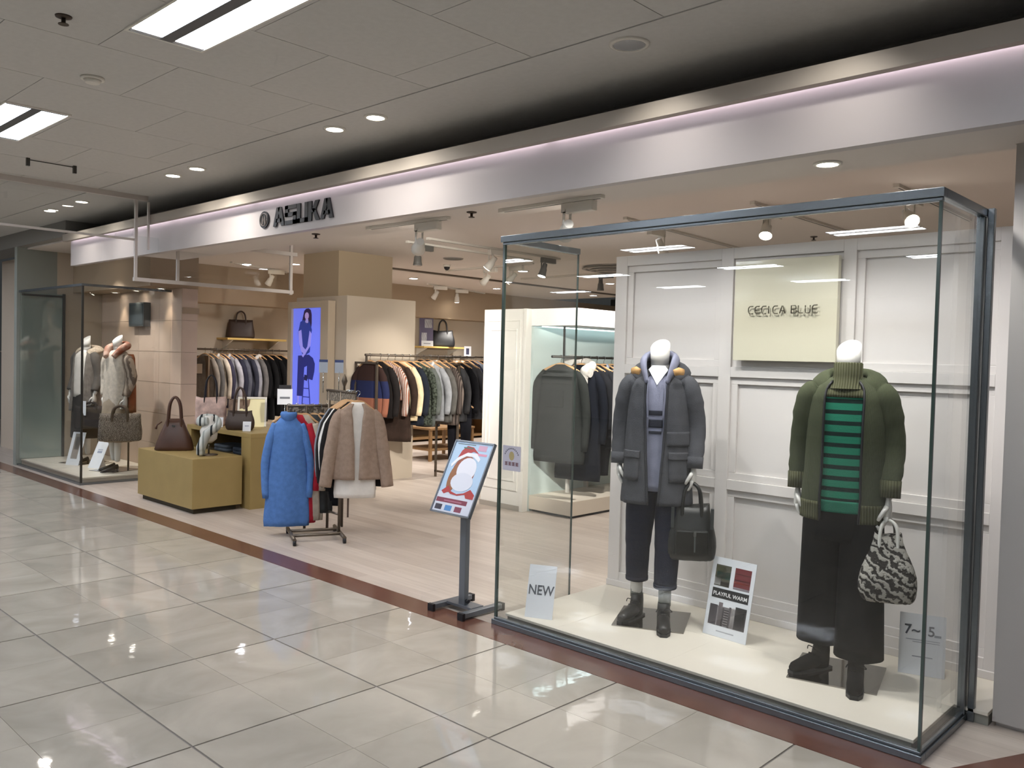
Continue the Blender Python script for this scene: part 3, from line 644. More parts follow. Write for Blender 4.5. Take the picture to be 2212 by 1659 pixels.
def hand(mb, w, side, curl=1.0):
    """palm, four unequal bent fingers and a thumb below the wrist w; palm faces the body"""
    w = Vector(w); s = -side
    mb.tube([w+Vector((0, 0, 0.03)), w, w+Vector((0, 0, -0.03)), w+Vector((s*0.004, 0, -0.075)), w+Vector((s*0.006, 0, -0.09))], [0.021, 0.022, 0.03, 0.036, 0.03], 12, (0.55, 1.0), upv=(1, 0, 0))
    for k, (dy, L) in enumerate(((-0.028, 0.066), (-0.010, 0.075), (0.009, 0.070), (0.027, 0.055))):
        b = w+Vector((s*0.004, dy, -0.075))
        mb.tube([b, b+Vector((s*0.004, 0, -L*0.35)), b+Vector((s*0.004+s*L*0.22*curl, -0.002, -L*0.72)), b+Vector((s*L*0.48*curl, -0.003, -L*0.85)), b+Vector((s*L*0.62*curl, -0.003, -L*0.70))], [0.0098, 0.0092, 0.0086, 0.008, 0.006], 8)
    b = w+Vector((s*0.004, -0.024, -0.03))
    mb.tube([b, b+Vector((s*0.012, -0.022, -0.022)), b+Vector((s*0.026, -0.024, -0.048)), b+Vector((s*0.034, -0.018, -0.064))], [0.012, 0.0105, 0.0095, 0.007], 8)
def skin_body(name, J, E, parent, m, extra):
    me = bpy.data.meshes.new('skeleton'); me.from_pydata([j[:3] for j in J], E, [])
    o = bpy.data.objects.new('skeleton', me); C.objects.link(o)
    md = o.modifiers.new('skin', 'SKIN'); md.use_smooth_shade = True
    for i, j in enumerate(J):
        sv = me.skin_vertices[0].data[i]; sv.radius = (j[3], j[3] if len(j) < 5 else j[4]); sv.use_root = (i == 0)
    sb = o.modifiers.new('sub', 'SUBSURF'); sb.levels = 2; sb.render_levels = 2
    dg = bpy.context.evaluated_depsgraph_get(); dg.update(); ev = o.evaluated_get(dg)
    bm = bpy.data.meshes.new_from_object(ev); bpy.data.objects.remove(o, do_unlink=True)
    mb = MB(); mb.v = [tuple(v.co) for v in bm.vertices]; mb.f = [tuple(p.vertices) for p in bm.polygons]; mb.sm = [True]*len(mb.f)
    mb.add(extra)
    return obj(name, mb, m, parent)
def mannequin(label, loc, rz, wl, wr_, neck=1.57, feet=((-0.09, -0.02), (0.09, -0.10)), elb=None, plate=True, tilt=0.8):
    t = thing('mannequin', label, 'mannequin', loc, rz)
    elL = (0.225, 0.03, 1.10); elR = (-0.225, 0.03, 1.10)
    (fx0, fy0), (fx1, fy1) = feet
    J = [(0, 0.01, 0.90, 0.13, 0.10), (0, 0.01, 1.08, 0.105, 0.085), (0, 0.0, 1.26, 0.135, 0.095), (0, 0.015, 1.40, 0.06), (0, 0.0, neck-0.12, 0.048), (0, -0.005, neck-0.10, 0.046),
         (0.15, 0.01, 1.345, 0.05), elL+(0.036,), tuple(wl)+(0.021,), (-0.15, 0.01, 1.345, 0.05), elR+(0.036,), tuple(wr_)+(0.021,),
         (-0.085, 0.01, 0.80, 0.075), (lerp(-0.085, fx0, .6), fy0*0.4-0.02, 0.46, 0.05), (fx0, fy0+0.03, 0.10, 0.033), (0.085, 0.01, 0.80, 0.075), (lerp(0.085, fx1, .6), fy1*0.4-0.02, 0.46, 0.05), (fx1, fy1+0.03, 0.10, 0.033)]
    E = [(0, 1), (1, 2), (2, 3), (3, 4), (4, 5), (2, 6), (6, 7), (7, 8), (2, 9), (9, 10), (10, 11), (0, 12), (12, 13), (13, 14), (0, 15), (15, 16), (16, 17)]
    ex = MB(); hand(ex, wl, 1); hand(ex, wr_, -1)
    ex.tube([(0, 0.01, neck-0.16), (0, 0.002, neck-0.06)], [0.054, 0.05], 20)
    # flat slanted cut of the neck
    n = 28; r0_ = []; r1_ = []
    for k in range(n):
        a = 2*PI*k/n; x_ = 0.056*math.cos(a); y_ = 0.056*math.sin(a); r0_.append((x_*0.92, y_*0.92, neck-0.10)); r1_.append((x_, y_-0.004, neck+y_*tilt+x_*0.12))
    ex.loft([r0_, r1_], True, True, True)
    skin_body('body', J, E, t, MANN, ex)
    if plate:
        obj('base_plate', box(-0.2, 0.2, -0.2, 0.2, 0, 0.006), mat('mirror_plate', '#8b8782', 0.08, 1.0), t)['label'] = 'square mirror finish base plate'
    return t
def shoe(mb, sole, f, heel=0.022, boot=True, yaw=0.0):
    """ankle boot or pump pointing to -y from ankle position f=(x,y)"""
    F = Matrix.Translation((f[0], f[1], 0)) @ Matrix.Rotation(yaw, 4, 'Z')
    out = [(-0.03, 0.065), (0.03, 0.065), (0.037, 0.0), (0.040, -0.08), (0.036, -0.14), (0.018, -0.178), (-0.018, -0.178), (-0.036, -0.14), (-0.038, -0.08), (-0.035, 0.0)]
    s = MB(); s.prism(out, 0.0, 0.018 if boot else 0.008, fr_xy); sole.add(s, F)
    def ring(y, z, wx, hz, n=14): return [(wx*math.cos(2*PI*k/n), y, z+hz*math.sin(2*PI*k/n)) for k in range(n)]
    u = MB()
    if boot:
        u.loft([[(0.033*math.cos(2*PI*k/16), 0.02+0.04*math.sin(2*PI*k/16), 0.14) for k in range(16)], [(0.036*math.cos(2*PI*k/16), 0.018+0.045*math.sin(2*PI*k/16), 0.10) for k in range(16)], [(0.037*math.cos(2*PI*k/16), 0.01+0.054*math.sin(2*PI*k/16), 0.06) for k in range(16)], [(0.036*math.cos(2*PI*k/16), 0.0+0.062*math.sin(2*PI*k/16), 0.015) for k in range(16)]])
        u.loft([ring(0.03, 0.045, 0.034, 0.034), ring(-0.04, 0.05, 0.036, 0.04), ring(-0.10, 0.042, 0.037, 0.03), ring(-0.15, 0.035, 0.032, 0.023), ring(-0.172, 0.03, 0.018, 0.014)])
        for k in range(4): u.tube([(-0.02, -0.02-0.022*k, 0.098-0.014*k), (0, -0.026-0.022*k, 0.102-0.014*k), (0.02, -0.02-0.022*k, 0.098-0.014*k)], 0.0035, 6)
        u.tube(curve([(0, -0.02, 0.105), (0.03, -0.035, 0.115), (0.045, -0.03, 0.10), (0.01, -0.022, 0.103)]), 0.0025, 6); u.tube(curve([(0, -0.02, 0.105), (-0.03, -0.035, 0.115), (-0.042, -0.03, 0.095)]), 0.0025, 6)
    else:
        u.loft([ring(0.05, 0.05, 0.024, 0.03), ring(0.0, 0.042, 0.028, 0.022), ring(-0.07, 0.03, 0.034, 0.018), ring(-0.13, 0.022, 0.03, 0.014), ring(-0.168, 0.018, 0.012, 0.008)])
        u.tube([(0, 0.05, 0.05), (0, 0.055, 0.0)], [0.018, 0.009], 10)
    mb.add(u, F)
def bag(name, label, loc, rz, w, h, d, m, handle=0.2, hm=None, taper=0.8, hspan=0.4, group=None, slouch=0.02, extra=None, hr=0.009, n=36):
    t = thing(name, label, 'bag', loc, rz, group)
    rows = []
    for k in range(9):
        u = k/8; s = lerp(1, taper, u); b = math.sin(PI*min(1, u*1.1+0.1))*slouch
        rows.append((u*h, w/2*s+b, lerp(d/2, d/2*0.35, u**1.5)+b*0.6))
    rings = []
    for z, a, b in rows:
        rings.append([(math.copysign(abs(math.cos(2*PI*j/n))**0.55, math.cos(2*PI*j/n))*a*(1+0.012*math.sin(5*j+z*30)), math.copysign(abs(math.sin(2*PI*j/n))**0.55, math.sin(2*PI*j/n))*b*(1+0.05*math.sin(3*j+z*40)), z+0.012*(z/h)*math.cos(4*PI*j/n)) for j in range(n)])
    base = [[(x*0.92, y*0.9, -0.0+0.0) for x, y, z in rings[0]]]
    obj('bag_body', MB().loft([[(x, y, 0.0) for x, y, z in base[0]]]+[[(x, y, z+0.012) for x, y, z in rings[0]]]+rings[1:]), m, t)
    if handle:
        for sy in (-1, 1):
            yy = sy*d*0.2; xx = w*hspan/2
            obj('handle', ctube(MB(), [(-xx, yy, h*0.72), (-xx, yy, h*0.98), (-xx*0.75, yy*0.8, h+handle*0.7), (0, yy*0.4, h+handle), (xx*0.75, yy*0.8, h+handle*0.7), (xx, yy, h*0.98), (xx, yy, h*0.72)], [hr]*7, 8, (1, 1.0)), hm or m, t)
    if extra: extra(t, w, h, d)
    return t
# hanging garments -------------------------------------------------
_hang = {}
def hanger(parent, wd=0.38):
    if wd not in _hang:
        mb = MB(); ctube(mb, [(-wd/2, 0, -0.145), (-wd*0.28, 0, -0.102), (-0.04, 0, -0.078), (0, 0, -0.072), (0.04, 0, -0.078), (wd*0.28, 0, -0.102), (wd/2, 0, -0.145)], [0.011, 0.012, 0.013, 0.014, 0.013, 0.012, 0.011], 8, seg=3)
        a = mb.mesh('hanger'); a.materials.append(HANGW)
        h = MB(); h.tube([(0, 0, -0.075), (0, 0, -0.03), (0.018*math.cos(R(-60)), 0, 0.0+0.018*math.sin(R(-60)))]+[(0.018*math.cos(R(q)), 0, 0.018*math.sin(R(q))) for q in range(-40, 201, 30)], 0.003, 6)
        b = h.mesh('hook'); b.materials.append(CHROME); _hang[wd] = (a, b)
    a, b = _hang[wd]; o = obj('hanger', a, None, parent); obj('hook', b, None, o); return o
def garment(label, x, y, z, rz, length, m, width=0.40, depth=0.045, sleeve=0.52, collar=None, cat='garment', name='hanging_jacket', group=None, cm=None, flare=1.1, ph=0.0, fold=0.10, hang=True, lean=0.0, sm_=None, neckw=0.05, so=0.02):
    t = thing(name, label, cat, (x, y, z), rz, group)
    a = width/2
    rows = [(-0.075, neckw, 0.03, 0, 0), (-0.095, neckw+0.02, 0.034, 0, 0), (-0.115, a*0.56, 0.04, 0, 0), (-0.15, a*0.84, depth, 0, 0), (-0.215, a*0.96, depth*1.15, 0, 0), (-0.40, a*0.98, depth*1.2, 0, 0), (-0.075-length*0.7, a*lerp(1, flare, .6), depth*1.1, 0, 0), (-0.075-length*0.94, a*flare, depth*1.05, 0, 0), (-0.075-length, a*flare*0.97, depth*0.9, 0, 0)]
    sh = Shell(rows, 0.8, fold, 5, ph)
    obj('garment_body', sh.mesh(28, 20), m, t)
    if sleeve:
        for s in (-1, 1):
            e1 = a*1.06+so; mb = MB()
            ctube(mb, [(s*a*0.72, 0, -0.15), (s*(e1-0.012), -0.005, -0.27), (s*(e1+0.03), 0.005+lean, -0.15-sleeve*0.55), (s*(e1+0.02), -0.01+lean, -0.15-sleeve)], [0.036, 0.05, 0.046, 0.037], 10, (1, 0.85), 4, 0.05)
            obj('sleeve', mb, sm_ or m, t)
    if collar == 'roll':
        mb = MB(); mb.lathe([(0.05, -0.125), (0.066, -0.10), (0.07, -0.07), (0.062, -0.05), (0.05, -0.055), (0.047, -0.085)], 20, cap=False); obj('collar', mb, cm or m, t)
    if collar == 'hood':
        mb = MB(); ctube(mb, [(-0.05, -0.05, -0.17), (-0.085, -0.02, -0.12), (-0.07, 0.05, -0.10), (0, 0.075, -0.11), (0.07, 0.05, -0.10), (0.085, -0.02, -0.12), (0.05, -0.05, -0.17)], [0.02, 0.034, 0.042, 0.046, 0.042, 0.034, 0.02], 10); obj('hood', mb, cm or m, t)
    if collar == 'shirt':
        mb = MB(); ctube(mb, [(-0.02, -0.05, -0.15), (-0.06, -0.03, -0.09), (0, 0.045, -0.075), (0.06, -0.03, -0.09), (0.02, -0.05, -0.15)], [0.012, 0.02, 0.024, 0.02, 0.012], 8, (1, 0.6)); obj('collar', mb, cm or m, t)
    if hang: hanger(t, round(width*0.92, 2))
    return t
def trousers_on_hanger(label, x, y, z, rz, length, m, group=None):
    t = thing('hanging_trousers', label, 'trousers', (x, y, z), rz, group)
    mb = Shell([(-0.10, 0.16, 0.03, 0, 0), (-0.16, 0.17, 0.035, 0, 0), (-0.32, 0.165, 0.045, 0, 0)], 0.7).mesh(24, 6); obj('waist', mb, m, t)
    for s in (-1, 1):
        mb = MB(); mb.tube([(s*0.085, 0, -0.28), (s*0.09, 0, -0.5), (s*0.085, 0.005, -0.10-length)], [0.085, 0.07, 0.058], 12, (1, 0.6), upv=(1, 0, 0)); obj('trouser_leg', mb, m, t)
    hanger(t); return t
def post_rail(t, pts, r=0.012, m=None, nm='rail'): return obj(nm, MB().tube(pts, r, 10), m or BRONZE, t)

# ------------------------------------------------------------ mannequin in the grey coat
t1 = mannequin('headless white mannequin in an open dark grey hooded coat and cropped navy trousers', (-2.745, 4.12, 0.06), R(26), (0.212, -0.05, 0.905), (-0.215, -0.01, 0.915), neck=1.575, feet=((-0.10, 0.0), (0.08, -0.13)))
GC = cloth('#4c4d52', 0.10, 0.35, 25); GCD = cloth('#37383d', 0.10); LAV = cloth('#84869a', 0.12)
rows = [(1.445, 0.07, 0.062, 0.015, 26), (1.42, 0.098, 0.080, 0.01, 26), (1.385, 0.15, 0.098, 0.01, 22), (1.34, 0.172, 0.112, 0.005, 17), (1.22, 0.175, 0.122, 0, 16), (1.0, 0.185, 0.13, 0, 12), (0.85, 0.193, 0.14, 0, 9), (0.685, 0.205, 0.15, 0, 6)]
sh = Shell(rows, 0.85, 0.03, 6, 0.6)
co = obj('coat', sh.mesh(60, 34), GC, t1, solid=0.012)
for s, edge in ((1, sh.edges[0]), (-1, sh.edges[1])): obj('coat_edge', MB().tube(edge[2:], 0.007, 8), GCD, co)
for th, a, b in ((-62, 20, 0), (-118, -20, 0)):
    s = 1 if th > -90 else -1
    c0, c1 = (-68, -28) if s > 0 else (-152, -112)
    obj('pocket', sh.patch(c0, c1, 0.965, 0.82, 0.004), GC, co); obj('pocket_flap', sh.patch(c0-1, c1+1, 0.985, 0.945, 0.010), GC, co)
obj('storm_flap', sh.patch(-72, -12, 1.10, 1.02, 0.004, 0.004), GC, co)
for s, wpt in ((1, (0.212, -0.05, 0.905)), (-1, (-0.215, -0.01, 0.915))):
    mb = MB(); ctube(mb, [(s*0.125, 0.005, 1.375), (s*0.172, 0.0, 1.32), (s*0.208, 0.025, 1.12), (wpt[0], wpt[1]+0.01, 0.93)], [0.055, 0.066, 0.064, 0.057, 0.049], 18, (1, 0.92), 8, 0.055); obj('sleeve', mb, GC, co)
    obj('cuff', MB().tube([(wpt[0], wpt[1]+0.012, 0.96), (wpt[0], wpt[1]+0.004, 0.895)], [0.053, 0.050], 18), GC, co)
mb = hood_roll(MB(), 1.15, 40, 0.015); obj('coat_hood', mb, GC, co)
mb = MB(); ctube(mb, [(-0.055, -0.10, 1.37), (-0.085, -0.055, 1.47), (-0.082, 0.03, 1.515), (0, 0.075, 1.53), (0.082, 0.03, 1.515), (0.085, -0.055, 1.47), (0.055, -0.10, 1.37)], [0.012, 0.022, 0.03, 0.035, 0.03, 0.022, 0.012], 12, (1.2, 0.7)); obj('hoodie_hood', mb, LAV, t1)
for s in (-1, 1): obj('toggle_tab', MB().tube([(s*0.095, -0.118, 1.43), (s*0.12, -0.108, 1.44), (s*0.145, -0.085, 1.435)], [0.018, 0.022, 0.018], 8, (1, 0.5)), mat('tan_leather', '#c79a63', 0.5, noise=0.2), co)
ih = Shell([(1.44, 0.07, 0.06, 0.01, 0), (1.41, 0.10, 0.075, 0.01, 0), (1.36, 0.148, 0.094, 0, 0), (1.2, 0.158, 0.108, 0, 0), (0.9, 0.165, 0.115, 0, 0), (0.76, 0.168, 0.118, 0, 0)], 0.9, 0.012, 5)
ho = obj('hoodie', ih.mesh(40, 20), LAV, t1)
for z0, z1, a0, a1 in ((1.215, 1.19, -102, -79), (1.165, 1.12, -102, -78), (1.10, 1.085, -101, -80)): obj('print_block', ih.patch(a0, a1, z0, z1, 0.001, 0.002), cloth('#30323c'), ho)
obj('shirt_collar', MB().prism([(-0.055, 0.075), (0.0, -0.02), (0.055, 0.075), (0.035, 0.1), (-0.035, 0.1)], -0.006, 0.004, frame((0.0, -0.085, 1.375), (1, 0, 0), (0, 0.45, 1))), mat('white_cotton', '#eef0f4', 0.8), t1)
for s in (-1, 1): obj('drawstring', MB().tube(curve([(s*0.045, -0.112, 1.39), (s*0.05, -0.125, 1.28), (s*0.042, -0.128, 1.17)]), 0.0035, 6), LAV, ho)
NAVY = cloth('#151a2c', 0.12)
hp = MB(); Shell([(0.98, 0.14, 0.10, 0.01, 0), (0.9, 0.16, 0.112, 0.01, 0), (0.75, 0.16, 0.11, 0, 0)], 0.9).mesh(30, 8, mb=hp); 
for (fx, fy), s in (((-0.10, 0.0), -1), ((0.08, -0.13), 1)): ctube(hp, [(s*0.075, 0.005, 0.84), (s*0.085, -0.01+fy*.2, 0.62), (lerp(s*0.085, fx, .7), fy*0.55, 0.42), (fx, fy+0.025, 0.225)], [0.088, 0.085, 0.070, 0.062], 18, (1, 1), 6, 0.02)
tr_ = obj('trousers', hp, NAVY, t1)
for (fx, fy) in ((-0.10, 0.0), (0.08, -0.13)):
    obj('trouser_hem', MB().tube([(fx, fy+0.024, 0.245), (fx, fy+0.025, 0.222)], [0.066, 0.0655], 18), NAVY, tr_)
    obj('sock', MB().tube([(fx, fy+0.025, 0.26), (fx, fy+0.025, 0.12)], [0.036, 0.035], 16), cloth('#8d908c', 0.1), t1)
    u = MB(); so = MB(); shoe(u, so, (fx, fy), yaw=R(-20 if fx < 0 else 8)); s_ = obj('shoe', u, mat('black_leather', '#0e0e10', 0.4), t1); obj('sole', so, BLACK, s_)

# ------------------------------------------------------------ mannequin in the green jacket
t2 = mannequin('headless white mannequin in an olive green zip jacket and wide black trousers', (-1.645, 4.08, 0.06), R(14), (0.205, -0.06, 0.875), (-0.215, 0.0, 0.885), neck=1.575, feet=((-0.09, 0.02), (0.10, -0.12)))
OL = patterned('olive_knit', '#454a37', '#565b45', 'wave', 90, 0.6, 0.9); OLR = cloth('#54543f', 0.1, 0.5, 40); RIB = patterned('olive_rib', '#45462f', '#595a45', 'wave', 26, 0.0, 0.9)
rows = [(1.44, 0.075, 0.065, 0.015, 34), (1.42, 0.10, 0.082, 0.01, 34), (1.385, 0.150, 0.10, 0.01, 30), (1.34, 0.172, 0.112, 0.005, 27), (1.22, 0.177, 0.125, 0, 26), (1.0, 0.182, 0.133, 0, 25), (0.87, 0.19, 0.14, 0, 25), (0.755, 0.187, 0.137, 0, 24)]
sh = Shell(rows, 0.85, 0.022, 5, 2.0)
co = obj('jacket', sh.mesh(60, 34), OL, t2, solid=0.012)
for edge in sh.edges: obj('zip', MB().tube(edge[1:], 0.0055, 8), BLACK, co)
obj('hem_band', sh.patch(-64, 90, 0.845, 0.758, 0.003, 0.004, 20), RIB, co); obj('hem_band', sh.patch(90, 244, 0.845, 0.758, 0.003, 0.004, 20), RIB, co)
for s, wpt in ((1, (0.205, -0.06, 0.875)), (-1, (-0.215, 0.0, 0.885))):
    mb = MB(); ctube(mb, [(s*0.125, 0.005, 1.375), (s*0.172, 0.0, 1.32), (s*0.205, 0.025, 1.11), (wpt[0], wpt[1]+0.012, 0.945)], [0.055, 0.068, 0.064, 0.056, 0.048], 18, (1, 0.92), 8, 0.055); obj('sleeve', mb, OL, co)
    obj('cuff', MB().tube([(wpt[0]*1.01, wpt[1]+0.014, 0.965), (wpt[0]*1.01, wpt[1]+0.006, 0.885)], [0.050, 0.048], 18), RIB, co)
mb = MB(); _unused = ([(-0.068, -0.112, 1.34), (-0.112, -0.055, 1.425), (-0.118, 0.05, 1.45), (0, 0.115, 1.46), (0.118, 0.05, 1.45), (0.112, -0.055, 1.425), (0.068, -0.112, 1.34)], [0.010, 0.028, 0.042, 0.05, 0.042, 0.028, 0.010], 14, (0.7, 1.1)); mb = hood_roll(MB(), 1.2, 42, -0.005); obj('hood', mb, OL, co)
STR = bands('green_stripes', [(0.0, '#237a60'), (0.0001, '#257c62'), (0.62, '#122824'), (1.0, '#122824')], 0.9, 2, 1/0.052, 0.3, True)
sw = Shell([(1.43, 0.075, 0.062, 0.01, 0), (1.40, 0.11, 0.08, 0.01, 0), (1.36, 0.148, 0.094, 0, 0), (1.2, 0.158, 0.11, 0, 0), (0.95, 0.164, 0.118, 0, 0), (0.80, 0.16, 0.118, 0, 0)], 0.9, 0.008, 4)
so_ = obj('striped_sweater', sw.mesh(40, 22), STR, t2)
obj('sweater_hem', sw.patch(-130, -50, 0.855, 0.80, 0.001, 0.004), cloth('#22705a'), so_)
mb = MB(); mb.lathe([(0.10, 1.385), (0.078, 1.415), (0.066, 1.45), (0.066, 1.505), (0.060, 1.51), (0.056, 1.46)], 32, c=(0, -0.004, 0), cap=False); obj('rib_collar', mb, RIB, t2)
obj('collar_yoke', sw.patch(-135, -45, 1.425, 1.345, 0.002, 0.004, 14), RIB, t2)
BK = mat('black_twill', '#0b0c0d', 0.95, 0, 0.08, 0, 0.1, 14)
hp = MB(); Shell([(0.98, 0.14, 0.10, 0.01, 0), (0.88, 0.17, 0.115, 0.01, 0), (0.74, 0.172, 0.118, 0, 0), (0.66, 0.176, 0.118, 0, 0)], 0.9).mesh(34, 10, mb=hp)
for (fx, fy), s, zb in (((-0.09, 0.02), -1, 0.145), ((0.10, -0.12), 1, 0.125)):
    r_ = [[(lerp(s*0.088, fx, k/8)+lerp(0.095, 0.112, k/8)*math.cos(2*PI*j/28), lerp(0.0, fy*0.7+0.02, k/8)+lerp(0.105, 0.115, k/8)*math.sin(2*PI*j/28)*(1+0.06*k/8*math.sin(5*j*2*PI/28+k*.2)), lerp(0.82, zb, k/8)) for j in range(28)] for k in range(9)]
    hp.loft(r_, True, True, True)
tr_ = obj('trousers', hp, BK, t2)
for (fx, fy) in ((-0.09, 0.02), (0.10, -0.12)):
    obj('sock', MB().tube([(fx, fy+0.022, 0.18), (fx, fy+0.022, 0.11)], [0.034, 0.034], 14), cloth('#b9b8b0', 0.1), t2)
    u = MB(); so = MB(); shoe(u, so, (fx, fy-0.02), yaw=R(-35 if fx < 0 else 6)); s_ = obj('shoe', u, mat('black_suede', '#0b0b0c', 0.85, 0, 0.1), t2); obj('sole', so, BLACK, s_)
# bags the two mannequins hold
def hand_at(t, wl): return Matrix.Translation(t.location) @ Matrix.Rotation(t.rotation_euler[2], 4, 'Z') @ Vector(wl)
def zipbag(t, w, h, d):
    obj('front_pocket', MB().box(-w*0.36, w*0.36, -d/2-0.004, -d*0.3, 0.03, h*0.56), mat('olive_black_leather', '#131411', 0.38), t, bevel=0.008)
    obj('zip', MB().box(0.012, 0.020, -d/2-0.008, -d/2-0.003, 0.05, h*0.5), STEEL, t); obj('zip_pull', MB().box(0.008, 0.022, -d/2-0.012, -d/2-0.006, h*0.46, h*0.56), CHROME, t)
    for s in (-1, 1): obj('side_strap', MB().box(s*w*0.43-0.008, s*w*0.43+0.008, -d/2-0.003, -d*0.36, h*0.6, h*0.98), STEEL, t)
hp_ = hand_at(t1, (0.20, -0.052, 0.808))
bag('handbag', 'black leather tote with a front zip pocket held by the grey coat mannequin', (hp_.x+0.01, hp_.y, 0.452), R(36), 0.25, 0.30, 0.16, mat('olive_black_leather', '#131411', 0.38), hp_.z-0.452-0.30+0.005, mat('olive_black_leather', '#131411', 0.38), 0.78, 0.42, None, 0.022, zipbag, 0.010)
hp_ = hand_at(t2, (0.192, -0.062, 0.778))
ZEB = patterned('zebra_fringe', '#33302e', '#a9a59d', 'wave', 9, 8.0, 0.9, 0.5, 0.12, (0.3, 0.9, 0.5))
zb = bag('handbag', 'slouchy grey zebra pattern fringed bag held by the green jacket mannequin', (hp_.x+0.015, hp_.y, 0.475), R(28), 0.215, 0.30, 0.18, ZEB, hp_.z-0.475-0.30+0.006, mat('dark_strap', '#4a453f', 0.6), 0.55, 0.36, None, 0.035, None, 0.008)
[o for o in zb.children if o.name.startswith('handle')][0].data.materials[0] = mat('white_strap', '#e6e3dc', 0.6)
# ------------------------------------------------------------ cards in the display cases
def card(name, label, x, y, z, dx, dy, w, h, tilt, cat='card', m=CARD, group=None):
    """easel card: frame x along (dx, dy), leaning back; returns thing and its face frame"""
    ang = math.atan2(dy, dx); t = thing(name, label, cat, (x, y, z), ang, group)
    fr = frame((0, 0, 0.001), (1, 0, 0), (0, math.sin(tilt), math.cos(tilt)))
    obj('card_board', MB().box(0, w, 0, 0.004, 0, h, fr), m, t)
    obj('prop', MB().prism([(0.0, 0.0), (h*math.sin(tilt)*0.9+0.05, 0.0), (h*0.7*math.sin(tilt), h*0.7*math.cos(tilt))], w*0.45, w*0.45+0.003, Matrix(((0, 1, 0, 0), (1, 0, 0, 0.004), (0, 0, 1, 0.001), (0, 0, 0, 1)))), m, t)
    return t, fr
def prints(t, fr, L, depth=0.0008):
    for (x0, x1, z0, z1, c) in L: obj('print', MB().box(x0, x1, -depth, 0, z0, z1, fr), mat('print', c, 0.55), t)
t, fr = card('sign_card', 'pale blue white card reading NEW leaning at the left of the right display case', -3.275, 3.605, 0.06, 0.91, 0.41, 0.165, 0.30, 0.28)
place_text('NEW', 0.078, fr @ Matrix.Translation((0.083, -0.001, 0.155)), mat('print', '#4e535c', 0.6), t, 0.0006, 0.001, sx=0.85)
t, fr = card('sign_card', 'white card with clothes photos and PLAYFUL WARM between the two front mannequins', -2.42, 4.13, 0.06, 1, -0.06, 0.268, 0.425, 0.22)
W_, H_ = 0.268, 0.425
prints(t, fr, [(0.025, 0.12, 0.27, 0.385, '#4b4a3c'), (0.035, 0.12, 0.31, 0.35, '#1d4a43'), (0.03, 0.09, 0.345, 0.378, '#6f7350'), (0.025, 0.065, 0.275, 0.315, '#d8d6d6'), (0.06, 0.118, 0.273, 0.296, '#4a3f41'),
               (0.145, 0.245, 0.27, 0.385, '#6b2329'), (0.145, 0.245, 0.352, 0.356, '#401619'), (0.145, 0.245, 0.318, 0.323, '#45181c'), (0.145, 0.245, 0.302, 0.310, '#a8463a'), (0.145, 0.245, 0.27, 0.282, '#b9b3bd'),
               (0.022, 0.248, 0.205, 0.258, '#17171a'), (0.022, 0.248, 0.06, 0.165, '#8a8488'), (0.022, 0.07, 0.06, 0.168, '#57525a'), (0.075, 0.10, 0.06, 0.185, '#6f656a'), (0.10, 0.112, 0.06, 0.16, '#2f2a2e'), (0.115, 0.14, 0.06, 0.165, '#b5b0ae'), (0.142, 0.155, 0.06, 0.17, '#5c5658'), (0.158, 0.178, 0.06, 0.17, '#cfcbc9'), (0.18, 0.248, 0.062, 0.18, '#1b1a1c')])
for k in range(7): obj('print', MB().box(0.113, 0.142, -0.0012, 0, 0.068+0.013*k, 0.073+0.013*k, fr), mat('print', '#2f2a2e', 0.55), t)
place_text('PLAYFUL WARM', 0.029, fr @ Matrix.Translation((0.135, -0.0014, 0.228)), mat('print', '#e9e9ea', 0.6), t, 0.0005, 0.0004)
prints(t, fr, [(0.08, 0.19, 0.028, 0.034, '#a9abb2')])
t, fr = card('sign_card', 'pale card with large figures 7~15 leaning at the right corner of the display case', -1.445, 4.32, 0.06, 0.94, 0.3, 0.205, 0.29, 0.2)
place_text('7~15', 0.066, fr @ Matrix.Translation((0.09, -0.001, 0.21)), mat('print', '#3f4450', 0.6), t, 0.0006, 0.001)
prints(t, fr, [(0.155, 0.185, 0.187, 0.198, '#7f8590'), (0.03, 0.18, 0.165, 0.168, '#8a8f9a'), (0.06, 0.18, 0.155, 0.158, '#8a8f9a'), (0.06, 0.15, 0.085, 0.09, '#8a8f9a')])
# ------------------------------------------------------------ left glass display case
t = thing('display_platform', 'low pale platform of the left display case', 'platform', (0, 0, 0))
obj('top_board', box(-12.19, -10.06, 3.62, 4.615, 0.062, 0.08), mat('platform_cream', '#e0d8ca', 0.35), t, bevel=0.002); obj('plinth', box(-12.19, -10.07, 3.63, 4.615, 0, 0.062), mat('platform_side2', '#b9ad9e', 0.5), t)
ca = thing('glass_display_case', 'clear glass display case with two dressed mannequins at the left end of the shop', 'display case', (0, 0, 0))
for nm, b in (('front_pane', (-12.19, -10.045, 3.59, 3.60, 0.02, 2.24)), ('right_pane', (-10.055, -10.045, 3.602, 4.6, 0.02, 2.24))): obj(nm, box(*b), GLASS, ca)
obj('mirror_pane', box(-12.198, -12.19, 3.602, 4.12, 0.085, 2.24), mat('dark_mirror', '#93a09a', 0.04, 0.0, 1.0, coat=1.0), ca)
for nm, b in (('top_rail', (-12.2, -10.03, 3.58, 3.61, 2.235, 2.262)), ('top_rail', (-10.06, -10.03, 3.61, 4.6, 2.235, 2.262)), ('bottom_rail', (-12.2, -10.03, 3.575, 3.612, 0, 0.025)), ('bottom_rail', (-10.06, -10.03, 3.612, 4.6, 0, 0.025))): obj(nm, box(*b), DR, ca)
